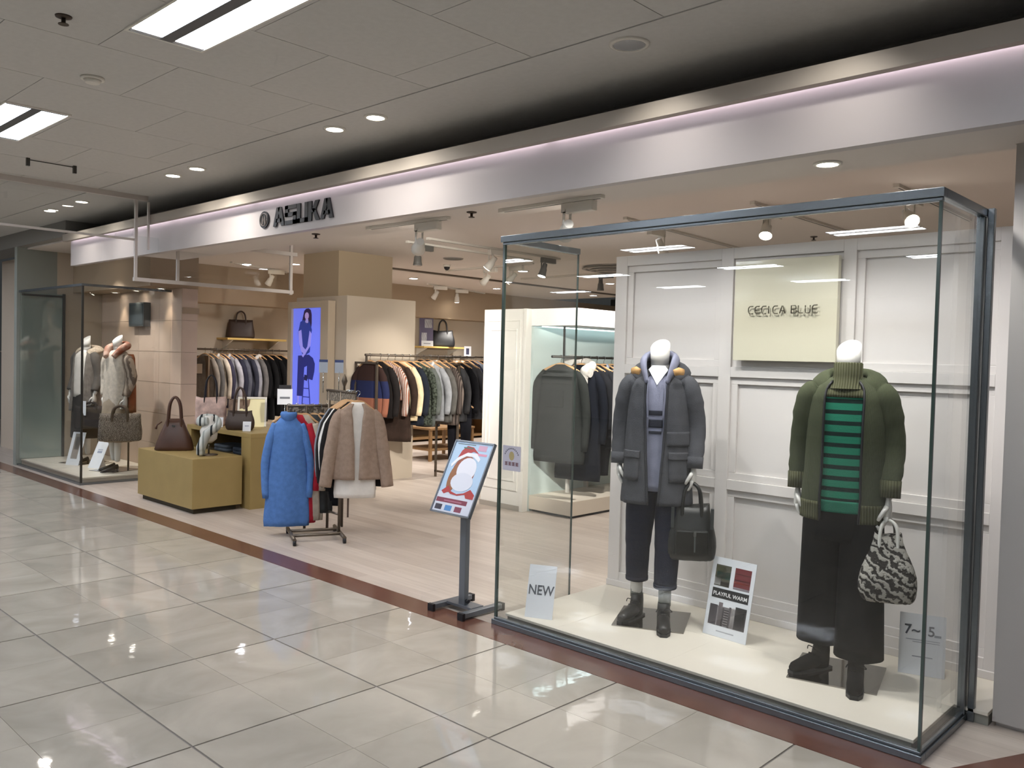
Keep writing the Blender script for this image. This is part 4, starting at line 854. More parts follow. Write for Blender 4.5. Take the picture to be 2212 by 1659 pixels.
for nm, b in (('corner_seal', (-10.06, -10.04, 3.585, 3.605, 0.025, 2.235)), ('mirror_edge', (-12.19, -12.165, 4.105, 4.135, 0.08, 2.25)), ('mirror_edge', (-12.19, -12.165, 3.61, 4.105, 2.2, 2.225))): obj(nm, box(*b), DSTEEL, ca)

# mannequin in grey vest coat
t3 = mannequin('headless mannequin in a grey sleeveless long coat and dark skirt in the left display case', (-11.42, 4.13, 0.08), R(22), (0.205, -0.05, 0.87), (-0.205, -0.05, 0.88), neck=1.575, feet=((-0.07, -0.02), (0.07, -0.05)), plate=False)
G3 = cloth('#77706a', 0.2, 0.4, 20)
sh = Shell([(1.44, 0.08, 0.066, 0.015, 40), (1.42, 0.11, 0.084, 0.01, 40), (1.385, 0.15, 0.10, 0.01, 36), (1.34, 0.168, 0.11, 0.005, 32), (1.2, 0.17, 0.12, 0, 30), (0.9, 0.18, 0.135, 0, 24), (0.66, 0.20, 0.15, 0, 20)], 0.85, 0.04, 6, 1.0)
co = obj('coat', sh.mesh(48, 26), G3, t3, solid=0.012)
mb = hood_roll(MB(), 1.25, 40, 0.01); obj('fur_collar', mb, cloth('#c9b8a4', 0.3, 1.0, 40), co)
for s in (-1, 1): ctube_ = MB(); ctube(ctube_, [(s*0.12, 0, 1.375), (s*0.165, 0, 1.32), (s*0.2, 0.02, 1.1), (s*0.205, -0.045, 0.92)], [0.052, 0.064, 0.058, 0.048], 14); obj('sleeve', ctube_, cloth('#5c5753', 0.2), co)
ih = Shell([(1.43, 0.07, 0.06, 0.01, 0), (1.36, 0.16, 0.098, 0, 0), (1.1, 0.17, 0.115, 0, 0), (0.84, 0.175, 0.12, 0, 0)], 0.9, 0.02); obj('blouse', ih.mesh(32, 12), cloth('#d9d3cb', 0.08), t3)
sk = Shell([(1.0, 0.13, 0.10, 0, 0), (0.85, 0.17, 0.12, 0, 0), (0.6, 0.18, 0.13, 0, 0), (0.32, 0.19, 0.14, 0, 0)], 0.9, 0.03); obj('skirt', sk.mesh(36, 14), cloth('#37322f', 0.15), t3)
u = MB(); so = MB(); shoe(u, so, (-0.07, -0.04), boot=False); shoe(u, so, (0.07, -0.07), boot=False); s_ = obj('shoes', u, BLACK, t3); obj('sole', so, BLACK, s_)
obj('support_rod', MB().tube([(0.05, 0.16, 0), (0.05, 0.16, 0.8)], 0.012, 10), BRONZE, t3); obj('base_plate', box(-0.2, 0.2, -0.22, 0.2, 0, 0.006), mat('mirror_plate', '#8b8782', 0.08, 1.0), t3)
obj('price_tag', box(0.15, 0.23, -0.20, -0.196, 0.62, 0.80), CARD, t3)
# mannequin in cream sweater
t4 = mannequin('headless mannequin in a cream knit, rust shawl and beige skirt in the left case', (-10.50, 4.16, 0.08), R(20), (0.20, -0.06, 0.88), (-0.19, -0.02, 0.9), neck=1.585, feet=((-0.07, -0.0), (0.07, -0.08)), plate=False)
CR = cloth('#d3c8bb', 0.14, 0.5, 30)
sh = Shell([(1.44, 0.075, 0.065, 0.012, 0), (1.41, 0.12, 0.09, 0.01, 0), (1.36, 0.155, 0.105, 0, 0), (1.15, 0.165, 0.12, 0, 0), (0.9, 0.17, 0.125, 0, 0), (0.74, 0.17, 0.125, 0, 0)], 0.85, 0.04, 6)
sw_ = obj('knit_sweater', sh.mesh(44, 22), CR, t4)
for s, wp in ((1, (0.20, -0.06, 0.9)), (-1, (-0.19, -0.02, 0.9))): mb = MB(); ctube(mb, [(s*0.125, 0, 1.37), (s*0.17, 0, 1.3), (s*0.20, 0.02, 1.1), wp], [0.055, 0.07, 0.068, 0.042], 14, (1, 1), 6, 0.05); obj('sleeve', mb, CR if s < 0 else patterned('taupe_drape', '#a89a8d', '#6f6259', 'wave', 7, 2.0, rot=(0, 0.2, 0)), sw_)
obj('shawl', sh.patch(-5, 150, 1.40, 0.70, 0.035, 0.02, 14, 14), cloth('#8a5236', 0.25, 0.5), t4)
mb = MB(); ctube(mb, [(-0.06, -0.115, 1.36), (-0.11, -0.04, 1.46), (-0.09, 0.06, 1.50), (0.0, 0.1, 1.51), (0.09, 0.06, 1.50), (0.11, -0.04, 1.46), (0.06, -0.115, 1.36)], [0.03, 0.042, 0.045, 0.045, 0.045, 0.042, 0.03], 12); obj('scarf', mb, patterned('rust_scarf', '#c3a495', '#8d4b35', 'noise', 9), t4)
sk = Shell([(0.98, 0.13, 0.10, 0, 0), (0.8, 0.18, 0.13, 0, 0), (0.6, 0.195, 0.145, 0, 0), (0.35, 0.22, 0.17, 0, 0)], 0.9, 0.06, 9); obj('skirt', sk.mesh(44, 14), cloth('#a39483', 0.12), t4)
u = MB(); so = MB(); shoe(u, so, (-0.07, -0.02), boot=False); shoe(u, so, (0.07, -0.10), boot=False); s_ = obj('shoes', u, BLACK, t4); obj('sole', so, BLACK, s_)
obj('base_plate', box(-0.2, 0.2, -0.22, 0.2, 0, 0.006), mat('mirror_plate', '#8b8782', 0.08, 1.0), t4); obj('support_rod', MB().tube([(0.04, 0.14, 0), (0.04, 0.14, 0.75)], 0.011, 10), BRONZE, t4)
hp_ = hand_at(t4, (0.20, -0.06, 0.79))
bag('handbag', 'grey brown fringed woven bag held by the cream knit mannequin', (hp_.x+0.06, hp_.y-0.08, 0.46), R(58), 0.46, 0.31, 0.16, patterned('grey_fringe', '#4b4440', '#8f857c', 'wave', 22, 9.0, 0.95, 0.5, 0.15), hp_.z-0.46-0.31, cloth('#554a42'), 0.97, 0.36, None, 0.01, None, 0.016)
hp_ = hand_at(t3, (0.205, -0.05, 0.78))
bag('handbag', 'dark charcoal box tote held by the grey coat mannequin in the left case', (hp_.x+0.05, hp_.y-0.06, 0.53), R(55), 0.36, 0.28, 0.14, cloth('#35302e', 0.1), hp_.z-0.53-0.28, cloth('#35302e'), 0.98, 0.4, None, 0.0, None, 0.010)
t, fr = card('sign_card', 'narrow photo card standing before the grey coat mannequin in the left case', -11.31, 3.86, 0.08, 0.9, 0.43, 0.20, 0.42, 0.3)
prints(t, fr, [(0.05, 0.15, 0.08, 0.40, '#8f857c'), (0.07, 0.14, 0.2, 0.36, '#5f5650')])
t, fr = card('sign_card', 'plain white price card before the cream knit mannequin in the left case', -10.86, 3.96, 0.08, 0.9, 0.43, 0.17, 0.36, 0.5)
prints(t, fr, [(0.05, 0.12, 0.2, 0.23, '#9aa0b4'), (0.05, 0.12, 0.24, 0.25, '#9aa0b4')])
t = thing('wall_plaque', 'grey metal box plaque on the tiled wall behind the left mannequins', 'plaque', (-10.87, 4.618, 1.83))
obj('housing', box(-0.22, 0.22, -0.09, 0, 0, 0.30), mat('plaque_grey', '#5c6163', 0.35, 0.4), t, bevel=0.004); obj('face', box(-0.20, 0.2, -0.094, -0.09, 0.02, 0.28), mat('plaque_face', '#474e52', 0.15), t)

# ------------------------------------------------------------ poster stand
t = thing('poster_stand', 'grey metal floor stand with a pale blue winter poster at the shop entrance', 'sign stand', (-3.73, 3.55, 0))
SG = mat('stand_grey', '#70757c', 0.35, 0.5)
for x in (-0.14, 0.125):
    o = obj('foot', box(x-0.022, x+0.022, -0.13, 0.19, 0.012, 0.042), SG, t, bevel=0.003)
    for y in (-0.145, 0.19): obj('foot_cap', box(x-0.024, x+0.024, y, y+0.02, 0.0, 0.044), BLACK, o)
obj('crossbar', box(-0.118, 0.103, -0.03, 0.07, 0.03, 0.045), SG, t); obj('post', box(-0.026, 0.026, -0.018, 0.018, 0.045, 0.70), SG, t, bevel=0.003)
obj('knob', MB().tube([(0.026, 0, 0.07), (0.045, 0, 0.07)], 0.012, 10), BLACK, t)
tl = 0.45; fr = frame((-0.205, -0.105, 0.60), (1, 0, 0), (0, math.sin(tl), math.cos(tl))); PW, PH = 0.345, 0.475
hd = obj('poster_frame', MB().box(0, PW, 0.0, 0.016, 0, PH, fr).box(0, PW, -0.006, 0, 0, 0.010, fr).box(0, PW, -0.006, 0, PH-0.010, PH, fr).box(0, 0.01, -0.006, 0, 0, PH, fr).box(PW-0.01, PW, -0.006, 0, 0, PH, fr), SG, t)
def pr(poly, c, d): obj('print', MB().prism([(x*PW, z*PH) for x, z in poly], -d, 0, fr), mat('print', c, 0.4), hd)
def rect(a, b, c, d): return [(a, c), (b, c), (b, d), (a, d)]
def ell(cx, cz, rx, rz, n=20, a0=0, a1=360): return [(cx+rx*math.cos(R(a0+(a1-a0)*k/n)), cz+rz*math.sin(R(a0+(a1-a0)*k/n))) for k in range(n+(0 if a1-a0 == 360 else 1))]
pr(rect(.03, .97, .02, .98), '#a9c3dc', .0008); pr(rect(.03, .97, .02, .28), '#c9cdd9', .0012)
pr(ell(.47, .56, .29, .24), '#8e4a30', .0016); pr(ell(.27, .47, .12, .19), '#8c5a35', .0018)
pr(ell(.53, .61, .235, .165), '#dcdde6', .0022); pr(ell(.52, .44, .275, .125), '#d2d5e0', .0024)
pr([(.2, .74), (.26, .86), (.36, .93), (.52, .92), (.70, .84), (.55, .86)], '#a52f2c', .0022); pr([(.10, .66), (.22, .76), (.42, .84), (.66, .84), (.78, .77), (.76, .73), (.6, .79), (.42, .79), (.25, .72), (.13, .62)], '#e2e3ea', .0026)
pr([(.10, .29), (.24, .37), (.34, .30), (.50, .275), (.66, .30), (.80, .36), (.93, .30), (.93, .24), (.75, .24), (.70, .285), (.52, .255), (.34, .265), (.28, .29), (.18, .255)], '#a5322f', .0028)
pr(rect(.05, .83, .145, .205), '#7c3346', .0016); pr(rect(.25, .70, .165, .180), '#a8667a', .002)
for a, c in ((.08, '#38333f'), (.33, '#4b83bd'), (.58, '#7d3b4f')): pr(rect(a, a+.17, .045, .115), c, .002)
pr(rect(.09, .55, .945, .955), '#4a5a55', .0016); pr(rect(.28, .52, .895, .91), '#41695a', .003); pr(rect(.64, .85, .88, .955), '#c79bb4', .0016); pr(rect(.62, .90, .815, .845), '#d08aa2', .0016)

# ------------------------------------------------------------ low tables and what stands on them
t = thing('display_table', 'low olive box table in front, holding the brown tote', 'table', (-8.235, 3.975, 0))
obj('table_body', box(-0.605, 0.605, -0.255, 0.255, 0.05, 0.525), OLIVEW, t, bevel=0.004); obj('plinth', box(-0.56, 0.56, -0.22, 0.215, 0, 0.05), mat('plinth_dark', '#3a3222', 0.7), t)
t = thing('display_table', 'taller olive table behind the low one, with an open shelf', 'table', (-8.2, 4.65, 0))
for b in ((-0.7, 0.65, -0.38, 0.38, 0.70, 0.745),): obj('table_top', box(*b), OLIVEW, t, bevel=0.003)
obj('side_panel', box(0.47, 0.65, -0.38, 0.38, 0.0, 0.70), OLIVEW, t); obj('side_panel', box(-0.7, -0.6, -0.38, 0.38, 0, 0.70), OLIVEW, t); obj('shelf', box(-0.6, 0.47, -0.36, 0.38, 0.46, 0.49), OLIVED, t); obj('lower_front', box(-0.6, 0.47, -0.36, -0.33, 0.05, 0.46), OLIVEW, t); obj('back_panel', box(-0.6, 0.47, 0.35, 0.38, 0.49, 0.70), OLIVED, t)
for k, (x, c, l) in enumerate(((-8.42, '#5d646b', 'folded grey knit in the open shelf of the taller table, left'), (-8.02, '#3d444d', 'folded slate knit in the open shelf of the taller table, right'))):
    g = thing('folded_sweater', l, 'sweater', (x, 4.52, 0.49), 0, 'folded knits on the table shelf')
    mb = MB()
    for q in range(2): mb.loft([[(0.15*math.copysign(abs(math.cos(2*PI*j/24))**.4, math.cos(2*PI*j/24))*s_, 0.13*math.copysign(abs(math.sin(2*PI*j/24))**.4, math.sin(2*PI*j/24))*s_, q*0.035+zz) for j in range(24)] for zz, s_ in ((0, .94), (.008, 1), (.026, 1), (.034, .94))])
    obj('folded_cloth', mb, cloth(c), g)
BRL = mat('brown_leather', '#4a2e20', 0.45, noise=0.2, nscale=6)
def tassel(t, w, h, d): obj('tassel', MB().tube([(-w*0.3, -d*0.4, h*0.95), (-w*0.42, -d*0.5, h*0.85), (-w*0.45, -d*0.5, h*0.72)], [0.004, 0.008, 0.012], 8), BRL, t); obj('zip_pull', MB().box(-0.02, 0.01, -d*0.32, -d*0.26, h*0.78, h*0.83), CHROME, t)
bag('handbag', 'big brown leather tote standing on the low olive table', (-8.46, 3.93, 0.525), R(58), 0.37, 0.31, 0.2, BRL, 0.23, BRL, 0.42, 0.34, None, 0.012, tassel, 0.013)
t = thing('scarf_display', 'white bust stand wearing a grey and black striped scarf on the low olive table', 'display stand', (-7.87, 4.0, 0.525), R(55))
obj('base', MB().lathe([(0.085, 0), (0.085, 0.008), (0.02, 0.014)], 28), BRONZE, t); obj('stem', MB().tube([(0, 0, 0.01), (0, 0, 0.14)], 0.009, 10), BRONZE, t)
obj('bust', MB().lathe([(0.03, 0.12), (0.075, 0.16), (0.085, 0.24), (0.06, 0.30), (0.038, 0.34), (0.042, 0.385)], 24), MANN, t)
mb = MB(); ctube(mb, [(0.0, -0.07, 0.34), (-0.085, -0.03, 0.33), (-0.06, 0.07, 0.36), (0.05, 0.07, 0.35), (0.085, -0.03, 0.29), (0.0, -0.095, 0.22), (-0.05, -0.11, 0.10), (-0.06, -0.10, 0.02)], [0.035, 0.045, 0.04, 0.04, 0.05, 0.055, 0.06, 0.05], 14, (1, 0.7), 6, 0.06); obj('scarf', mb, bands('scarf_stripes', [(0, '#b7bbb8'), (0.45, '#2b3034'), (0.62, '#c9ccc8'), (0.85, '#8d928f')], 0.9, 0, 9, 0.2, True), t)
BZ = 0.745
PKL = mat('pink_print', '#bfa49a', 0.6, noise=0.45, nscale=11)
bag('handbag', 'pale pink patterned shopper with long black handles on the taller table', (-8.66, 4.42, BZ), R(50), 0.32, 0.30, 0.13, PKL, 0.24, BLACK, 1.0, 0.4, None, 0.0, None, 0.007)
bag('handbag', 'brown marbled shopper standing behind the pink one on the taller table', (-8.42, 4.62, BZ), R(55), 0.22, 0.28, 0.12, mat('brown_marbled', '#6f5a4a', 0.6, noise=0.5, nscale=10), 0.14, BRL, 1.0, 0.4, None, 0.0, None, 0.006)
bag('handbag', 'small dark brown shoulder bag on the taller table before the yellow board', (-8.0, 4.40, BZ), R(55), 0.25, 0.19, 0.1, mat('dark_brown_leather', '#38281f', 0.5), 0.24, mat('dark_brown_leather', '#38281f', 0.5), 0.95, 0.5, None, 0.02, None, 0.010)
t, fr = card('display_board', 'pale yellow lit board leaning behind the small brown bag', -8.34, 4.55, BZ, 0.55, 0.83, 0.30, 0.33, 0.35, 'board', mat('board_yellow', '#e6dcae', 0.5))
obj('board_frame', MB().box(0, 0.3, -0.012, 0, 0.31, 0.33, fr).box(0, 0.02, -0.012, 0, 0, 0.31, fr).box(0.28, 0.3, -0.012, 0, 0, 0.31, fr), WPLAST, t)
t, fr = card('price_card', 'small white price card at the left on the taller table', -8.42, 4.32, BZ, 0.6, 0.8, 0.10, 0.11, 0.4); prints(t, fr, [(0.025, 0.075, 0.05, 0.06, '#9aa0b4'), (0.025, 0.06, 0.035, 0.042, '#9aa0b4')])
t, fr = card('price_card', 'small white price card in front of the dark brown shoulder bag', -7.84, 4.34, BZ, 0.6, 0.8, 0.08, 0.10, 0.3); prints(t, fr, [(0.02, 0.06, 0.05, 0.06, '#9aa0b4')])
t = thing('card_stand', 'white two level price sign on a thin chrome stem above the taller table', 'sign', (-7.68, 4.72, BZ), R(55))
obj('base', MB().lathe([(0.045, 0), (0.045, 0.008), (0.01, 0.02)], 20), CHROME, t); obj('stem', MB().tube([(0, 0, 0.01), (0, 0, 0.3)], 0.005, 8), CHROME, t); obj('card_board', box(-0.075, 0.075, -0.006, 0.006, 0.27, 0.43), CARD, t); obj('header', box(-0.06, 0.06, -0.007, 0.007, 0.43, 0.47), BLACK, t); obj('print', box(-0.05, 0.05, -0.0075, -0.006, 0.33, 0.35), mat('print', '#6c7078', 0.6), t)

# ------------------------------------------------------------ blue screen on the wall block
t = thing('advert_screen', 'tall blue lit advertising screen with a seated woman in dark clothes', 'screen', (-9.38, 5.925, 0))
obj('surround', MB().box(-0.06, 0.02, -0.10, 0, 0.3, 2.18).box(0.66, 0.82, -0.10, 0, 0.3, 2.18).box(0.02, 0.66, -0.10, 0, 2.10, 2.18).box(0.02, 0.66, -0.10, 0, 0.3, 0.86), mat('screen_surround', '#b9aa95', 0.6), t, bevel=0.003)
def em(c, s=0.62): return mat('screen_picture', c, 0.3, 0, 0.3, s)
obj('screen_panel', box(0.02, 0.66, -0.07, -0.03, 0.86, 2.10), em('#6f7cf0'), t)
def sp_(pts, c, d): obj('screen_print', MB().prism([(0.02+(x-10)/200*0.64, 0.86+(1-(y-820)/630)*1.24) for x, y in pts], -0.07-d, -0.07, I4), em(c), t)
sp_([(85, 836), (98, 824), (115, 822), (130, 832), (137, 860), (138, 915), (131, 980), (120, 935), (92, 905), (72, 925), (62, 938), (74, 890)], '#2c2344', .001)
sp_(ell(104, 868, 14, 22), '#9c86bd', .0015); sp_([(98, 885), (114, 888), (116, 915), (92, 910)], '#9088cc', .0015)
sp_([(60, 905), (85, 892), (105, 922), (122, 900), (140, 955), (134, 1000), (128, 1095), (85, 1125), (58, 1060), (46, 970)], '#2b3a86', .002)
sp_([(48, 965), (68, 955), (80, 1060), (108, 1088), (98, 1112), (70, 1092), (54, 1040)], '#8f8ae0', .0025); sp_([(126, 960), (138, 980), (132, 1055), (84, 1128), (74, 1118), (112, 1060)], '#8f8ae0', .0028)
sp_([(48, 1118), (122, 1110), (150, 1130), (164, 1165), (162, 1210), (150, 1268), (110, 1258), (112, 1180), (92, 1190), (82, 1372), (44, 1372)], '#232a6e', .0026)
sp_([(48, 1372), (60, 1372), (56, 1420), (46, 1445)], '#8f8ae0', .002); sp_([(95, 1235), (118, 1240), (112, 1275), (92, 1268)], '#1c1f4a', .003)
for a in ([(88, 1258), (94, 1258), (84, 1425), (78, 1425)], [(118, 1258), (124, 1258), (140, 1430), (134, 1430)], [(84, 1318), (128, 1318), (128, 1324), (84, 1324)], [(82, 1372), (134, 1372), (134, 1378), (82, 1378)], [(82, 1250), (128, 1250), (128, 1262), (82, 1262)]): sp_(a, '#2b3580', .0018)

# ------------------------------------------------------------ left wall shelf, rail and clothes
t = thing('wall_shelf', 'pale wood wall shelf over the left clothes rail', 'shelf', (-12.2, 6.3, 1.70))
obj('board', box(0.0, 0.34, 0, 1.0, 0.02, 0.05), YWOOD, t, bevel=0.003); [obj('bracket', MB().prism([(0.0, 0.02), (0.3, 0.02), (0.0, -0.12)], y, y+0.02, I4), WPLAST, t) for y in (0.1, 0.88)]
bag('handbag', 'dark brown boxy handbag alone on the left wall shelf', (-12.02, 6.60, 1.75), R(62), 0.40, 0.27, 0.16, mat('dark_brown_leather', '#38281f', 0.5), 0.14, mat('dark_brown_leather', '#38281f', 0.5), 0.86, 0.36, None, 0.01, None, 0.011)
t = thing('wall_clothes_rail', 'dark metal clothes rail on the left wall under the wood shelf', 'clothes rail', (-12.0, 5.85, 1.57))
post_rail(t, [(0, 0, 0), (0, 1.75, 0)], 0.014); post_rail(t, [(0, 0.1, 0), (-0.2, 0.1, 0)], 0.012, nm='bracket'); post_rail(t, [(0, 1.65, 0), (-0.2, 1.65, 0)], 0.012, nm='bracket')
obj('end_panel', box(-0.2, 0.16, 0.14, 0.17, -1.25, -0.1), mat('dark_wood', '#5a4836', 0.6), t); obj('side_box', box(-0.14, 0.10, -0.02, 0.08, -0.36, -0.22), mat('dark_wood', '#5a4836', 0.6), t)
ga = 'clothes on the left wall rail'
A_ = [(6.02, '#6a625a', .80, None, 'brownish grey knit'), (6.11, '#4d4a48', .78, None, 'charcoal grey jacket'), (6.20, '#a3988a', .76, 'shirt', 'thin beige cardigan'), (6.29, '#2b2836', .80, None, 'dark plum coat'), (6.38, '#8a888e', .78, 'shirt', 'light grey jacket with pale collar'), (6.47, '#1f1f2c', .74, None, 'blackish navy knit'), (6.56, '#44454e', .78, None, 'slate grey coat'), (6.65, '#2a2b36', .80, None, 'dark navy jacket'), (6.73, '#7d7d84', .78, None, 'mid grey long cardigan'), (6.81, '#5f5c5b', .76, 'hood', 'grey jacket with big white cowl collar'),
      (6.90, '#08080a', 1.02, None, 'long black coat, first of the black ones'), (7.02, '#0a0a0c', 1.0, None, 'long black coat with soft shoulders'), (7.14, '#070709', 0.95, None, 'black dress next to the rail end'), (7.26, '#09090b', 0.9, None, 'black jacket at the right end of the rail')]
for k, (y, c, L, cl, nm) in enumerate(A_):
    garment(nm+' on the left wall rail', -12.0, y, 1.57, R(rnd.uniform(8, 30)), L, cloth(c), 0.40, 0.045, 0.58, cl, 'garment', 'hanging_garment', ga, cloth('#cfcbc6') if cl in ('hood', 'shirt') else None, 1.12, k*1.3)
garment('long black skirt dress on the left wall rail, seen below the grey jackets', -11.99, 6.81, 1.57, R(20), 1.08, cloth('#121216'), 0.36, 0.03, 0, None, 'garment', 'hanging_garment', ga, None, 1.25, 2.0)

# ------------------------------------------------------------ freestanding rack beside the wall block
t = thing('garment_rack', 'long bronze freestanding garment rack beside the beige wall block', 'garment rack', (-8.03, 5.98, 0))
post_rail(t, [(0, 0, 1.545), (0, 1.75, 1.545)], 0.014)
for y in (0.02, 1.30):
    for x in (-0.2, 0.2): obj('post', box(x-0.012, x+0.012, y-0.012, y+0.012, 0, 1.45 if x > 0 else 1.45), BRONZE, t)
    obj('top_bar', box(-0.212, 0.212, y-0.012, y+0.012, 1.44, 1.464), BRONZE, t); obj('bar_post', box(-0.01, 0.01, y-0.01, y+0.01, 1.46, 1.545), BRONZE, t)
    obj('foot_bar', box(-0.212, 0.212, y-0.012, y+0.012, 0.06, 0.084), BRONZE, t)
gb = 'clothes on the freestanding rack'
PW1 = bands('colour_block', [(0.0, '#d8d2ca'), (0.18, '#8d5a46'), (0.42, '#22284a'), (0.62, '#33231f'), (1.0, '#33231f')], 0.9, 2, 1.0, 0.92)
PL = patterned('brown_plaid', '#3a3330', '#6a5f58', 'wave', 14, 0.3); BOU = patterned('green_boucle', '#22271f', '#4d5349', 'noise', 40)
B_ = [(6.05, PW1, .62, None, 'brown, navy and rust block knit'), (6.20, cloth('#1e1a19'), .66, None, 'black cardigan'), (6.31, patterned('check_scarf', '#b7b0a8', '#8d5a46', 'wave', 16, 0.5), .45, None, 'rust check top'), (6.42, cloth('#33261f', .2), .95, None, 'dark brown long coat'), (6.53, cloth('#d9c5a0'), .70, None, 'cream cardigan'), (6.64, cloth('#1d222b'), .76, None, 'dark navy jacket'), (6.75, BOU, .76, None, 'green black boucle jacket'), (6.86, cloth('#565a56'), .78, None, 'grey green jacket'), (6.97, cloth('#898b8e'), .72, 'shirt', 'light grey blouse'),
      (7.10, cloth('#55534f'), .74, None, 'stone grey coat'), (7.22, PL, .78, None, 'brown plaid coat'), (7.35, cloth('#3b3b3d'), .74, None, 'dark grey jacket'), (7.48, cloth('#141418'), .70, None, 'black jacket over black trousers'), (7.60, cloth('#434347'), .72, None, 'charcoal jacket at the far end')]
for k, (y, m_, L, cl, nm) in enumerate(B_):
    garment(nm+' on the freestanding rack', -8.03, y, 1.545, R(rnd.uniform(6, 26)), L, m_, 0.40, 0.045, 0.56, cl, 'garment', 'hanging_garment', gb, cloth('#b9babb') if cl else None, 1.1, k*0.9+1)
trousers_on_hanger('long black trousers hanging low at the far end of the freestanding rack', -7.95, 7.42, 1.05, R(25), 0.82, cloth('#15151b'), gb)
# ------------------------------------------------------------ back part of the left wall
t = thing('wall_shelf', 'pale wood wall shelf at the back holding the black handbag', 'shelf', (-12.2, 10.15, 1.68)); obj('board', box(0, 0.34, 0, 1.0, 0.02, 0.05), YWOOD, t, bevel=0.003); [obj('bracket', MB().prism([(0.0, 0.02), (0.3, 0.02), (0.0, -0.12)], y, y+0.02, I4), WPLAST, t) for y in (0.1, 0.88)]
bag('handbag', 'black leather handbag on the back wall shelf', (-12.0, 10.72, 1.73), R(50), 0.44, 0.30, 0.2, mat('black_leather', '#1c1c1e', 0.45), 0.20, mat('black_leather', '#1c1c1e', 0.45), 0.82, 0.36, None, 0.02, None, 0.013)
t, fr = card('photo_card', 'tall dark photo card standing on the back wall shelf', -12.12, 10.25, 1.73, 0.5, 0.86, 0.26, 0.56, 0.05, 'photo'); prints(t, fr, [(0.0, 0.26, 0, 0.56, '#57506a'), (0.1, 0.24, 0.34, 0.5, '#d5d6dc'), (0.04, 0.14, 0.03, 0.25, '#d0d1d8')])
t, fr = card('price_card', 'white name card beside the black handbag on the back shelf', -12.02, 10.22, 1.73, 0.5, 0.86, 0.22, 0.10, 0.1); prints(t, fr, [(0.04, 0.17, 0.04, 0.055, '#8a8f9a')])
t = thing('wall_clothes_rail', 'dark metal clothes rail on the left wall at the back of the shop', 'clothes rail', (-12.0, 9.6, 1.55)); post_rail(t, [(0, 0, 0), (0, 2.6, 0)], 0.014)
for y in (0.1, 2.5): post_rail(t, [(0, y, 0), (-0.2, y, 0)], 0.012, nm='bracket')
t, fr = card('photo_card', 'tiny white photo card above the back clothes rail', -12.0, 11.28, 1.565, 0.5, 0.86, 0.14, 0.19, 0.0, 'photo'); prints(t, fr, [(0.04, 0.10, 0.03, 0.15, '#3b3d57')])
gc = 'clothes on the back wall rail'
WP = bands('cream_plaid', [(0.0, '#8f8a86'), (0.22, '#6d6663'), (0.27, '#d3c4b4'), (0.34, '#6d6663'), (0.38, '#d8cbbb')], 0.9, 2, 1.0, 0.9); NG = bands('grey_cream', [(0.0, '#ded6bd'), (0.42, '#7c828c')], 0.9, 2, 1.0, 0.85)
for k, (y, m_, L, nm) in enumerate(((10.2, cloth('#24242a'), .75, 'black blouse'), (10.36, cloth('#3a3a3e'), .8, 'dark grey cardigan'), (10.55, cloth('#cbc6bd'), .5, 'white top'), (10.72, cloth('#2b2b30'), .8, 'charcoal coat'), (10.9, cloth('#333338'), .85, 'dark jacket'), (11.06, WP, .85, 'cream jacket with plaid hem'), (11.2, WP, .82, 'cream plaid coat'), (11.34, cloth('#1e1f2a'), .72, 'blackish navy coat'), (11.47, cloth('#1b1d29'), .74, 'navy jacket'), (11.6, NG, .70, 'grey and cream knit'), (11.75, cloth('#16161b'), .74, 'black knit'), (11.9, cloth('#131318'), .8, 'black coat'))):
    garment(nm+' on the back wall rail', -12.0, y, 1.55, R(rnd.uniform(10, 28)), L, m_, 0.40, 0.045, 0.56, None, 'garment', 'hanging_garment', gc, None, 1.1, k*0.7)
t = thing('low_shelf', 'low brown wooden shelf unit along the back of the left wall', 'shelf', (-12.2, 8.6, 0))
BW = mat('brown_wood', '#8a6a45', 0.5, noise=0.1)
obj('top', box(0, 0.5, 0, 4.2, 0.46, 0.49), BW, t); obj('bottom', box(0, 0.5, 0, 4.2, 0.04, 0.07), BW, t); [obj('divider', box(0, 0.5, y, y+0.03, 0.0, 0.46), BW, t) for y in (0, 1.05, 2.1, 3.15, 4.17)]; obj('back', box(0, 0.02, 0, 4.2, 0.07, 0.46), mat('dark_wood', '#5a4836', 0.6), t)
t = thing('glass_shelf', 'grey metal shelf with folded knits over the low brown shelf', 'shelf', (-12.2, 10.6, 0.80)); obj('board', box(0, 0.42, 0, 2.0, 0, 0.02), STEEL, t); [obj('upright', box(0.38, 0.4, y, y+0.02, -0.31, 0), STEEL, t) for y in (0.05, 1.0, 1.93)]
def fold_stack(x, y, z, c, l, n):
    for k in range(n):
        g = thing('folded_sweater', l + (', topmost' if k == n-1 else ', lower one'), 'sweater', (x, y, z+k*0.034), 0, 'folded knits at the back')
        obj('folded_cloth', MB().loft([[(0.14*math.copysign(abs(math.cos(2*PI*j/20))**.4, math.cos(2*PI*j/20))*s_, 0.16*math.copysign(abs(math.sin(2*PI*j/20))**.4, math.sin(2*PI*j/20))*s_, zz) for j in range(20)] for zz, s_ in ((0, .94), (.008, 1), (.026, 1), (.034, .94))]), cloth(c[k % len(c)]), g)
fold_stack(-11.98, 11.2, 0.82, ['#1c1c22', '#a9adb2'], 'folded knit on the metal shelf at the back, left stack', 2); fold_stack(-11.98, 11.7, 0.82, ['#8d9096', '#23242b'], 'folded knit on the metal shelf at the back, middle stack', 2); fold_stack(-11.98, 12.2, 0.82, ['#24242c', '#1b1b20'], 'folded knit on the metal shelf at the back, right stack', 2)
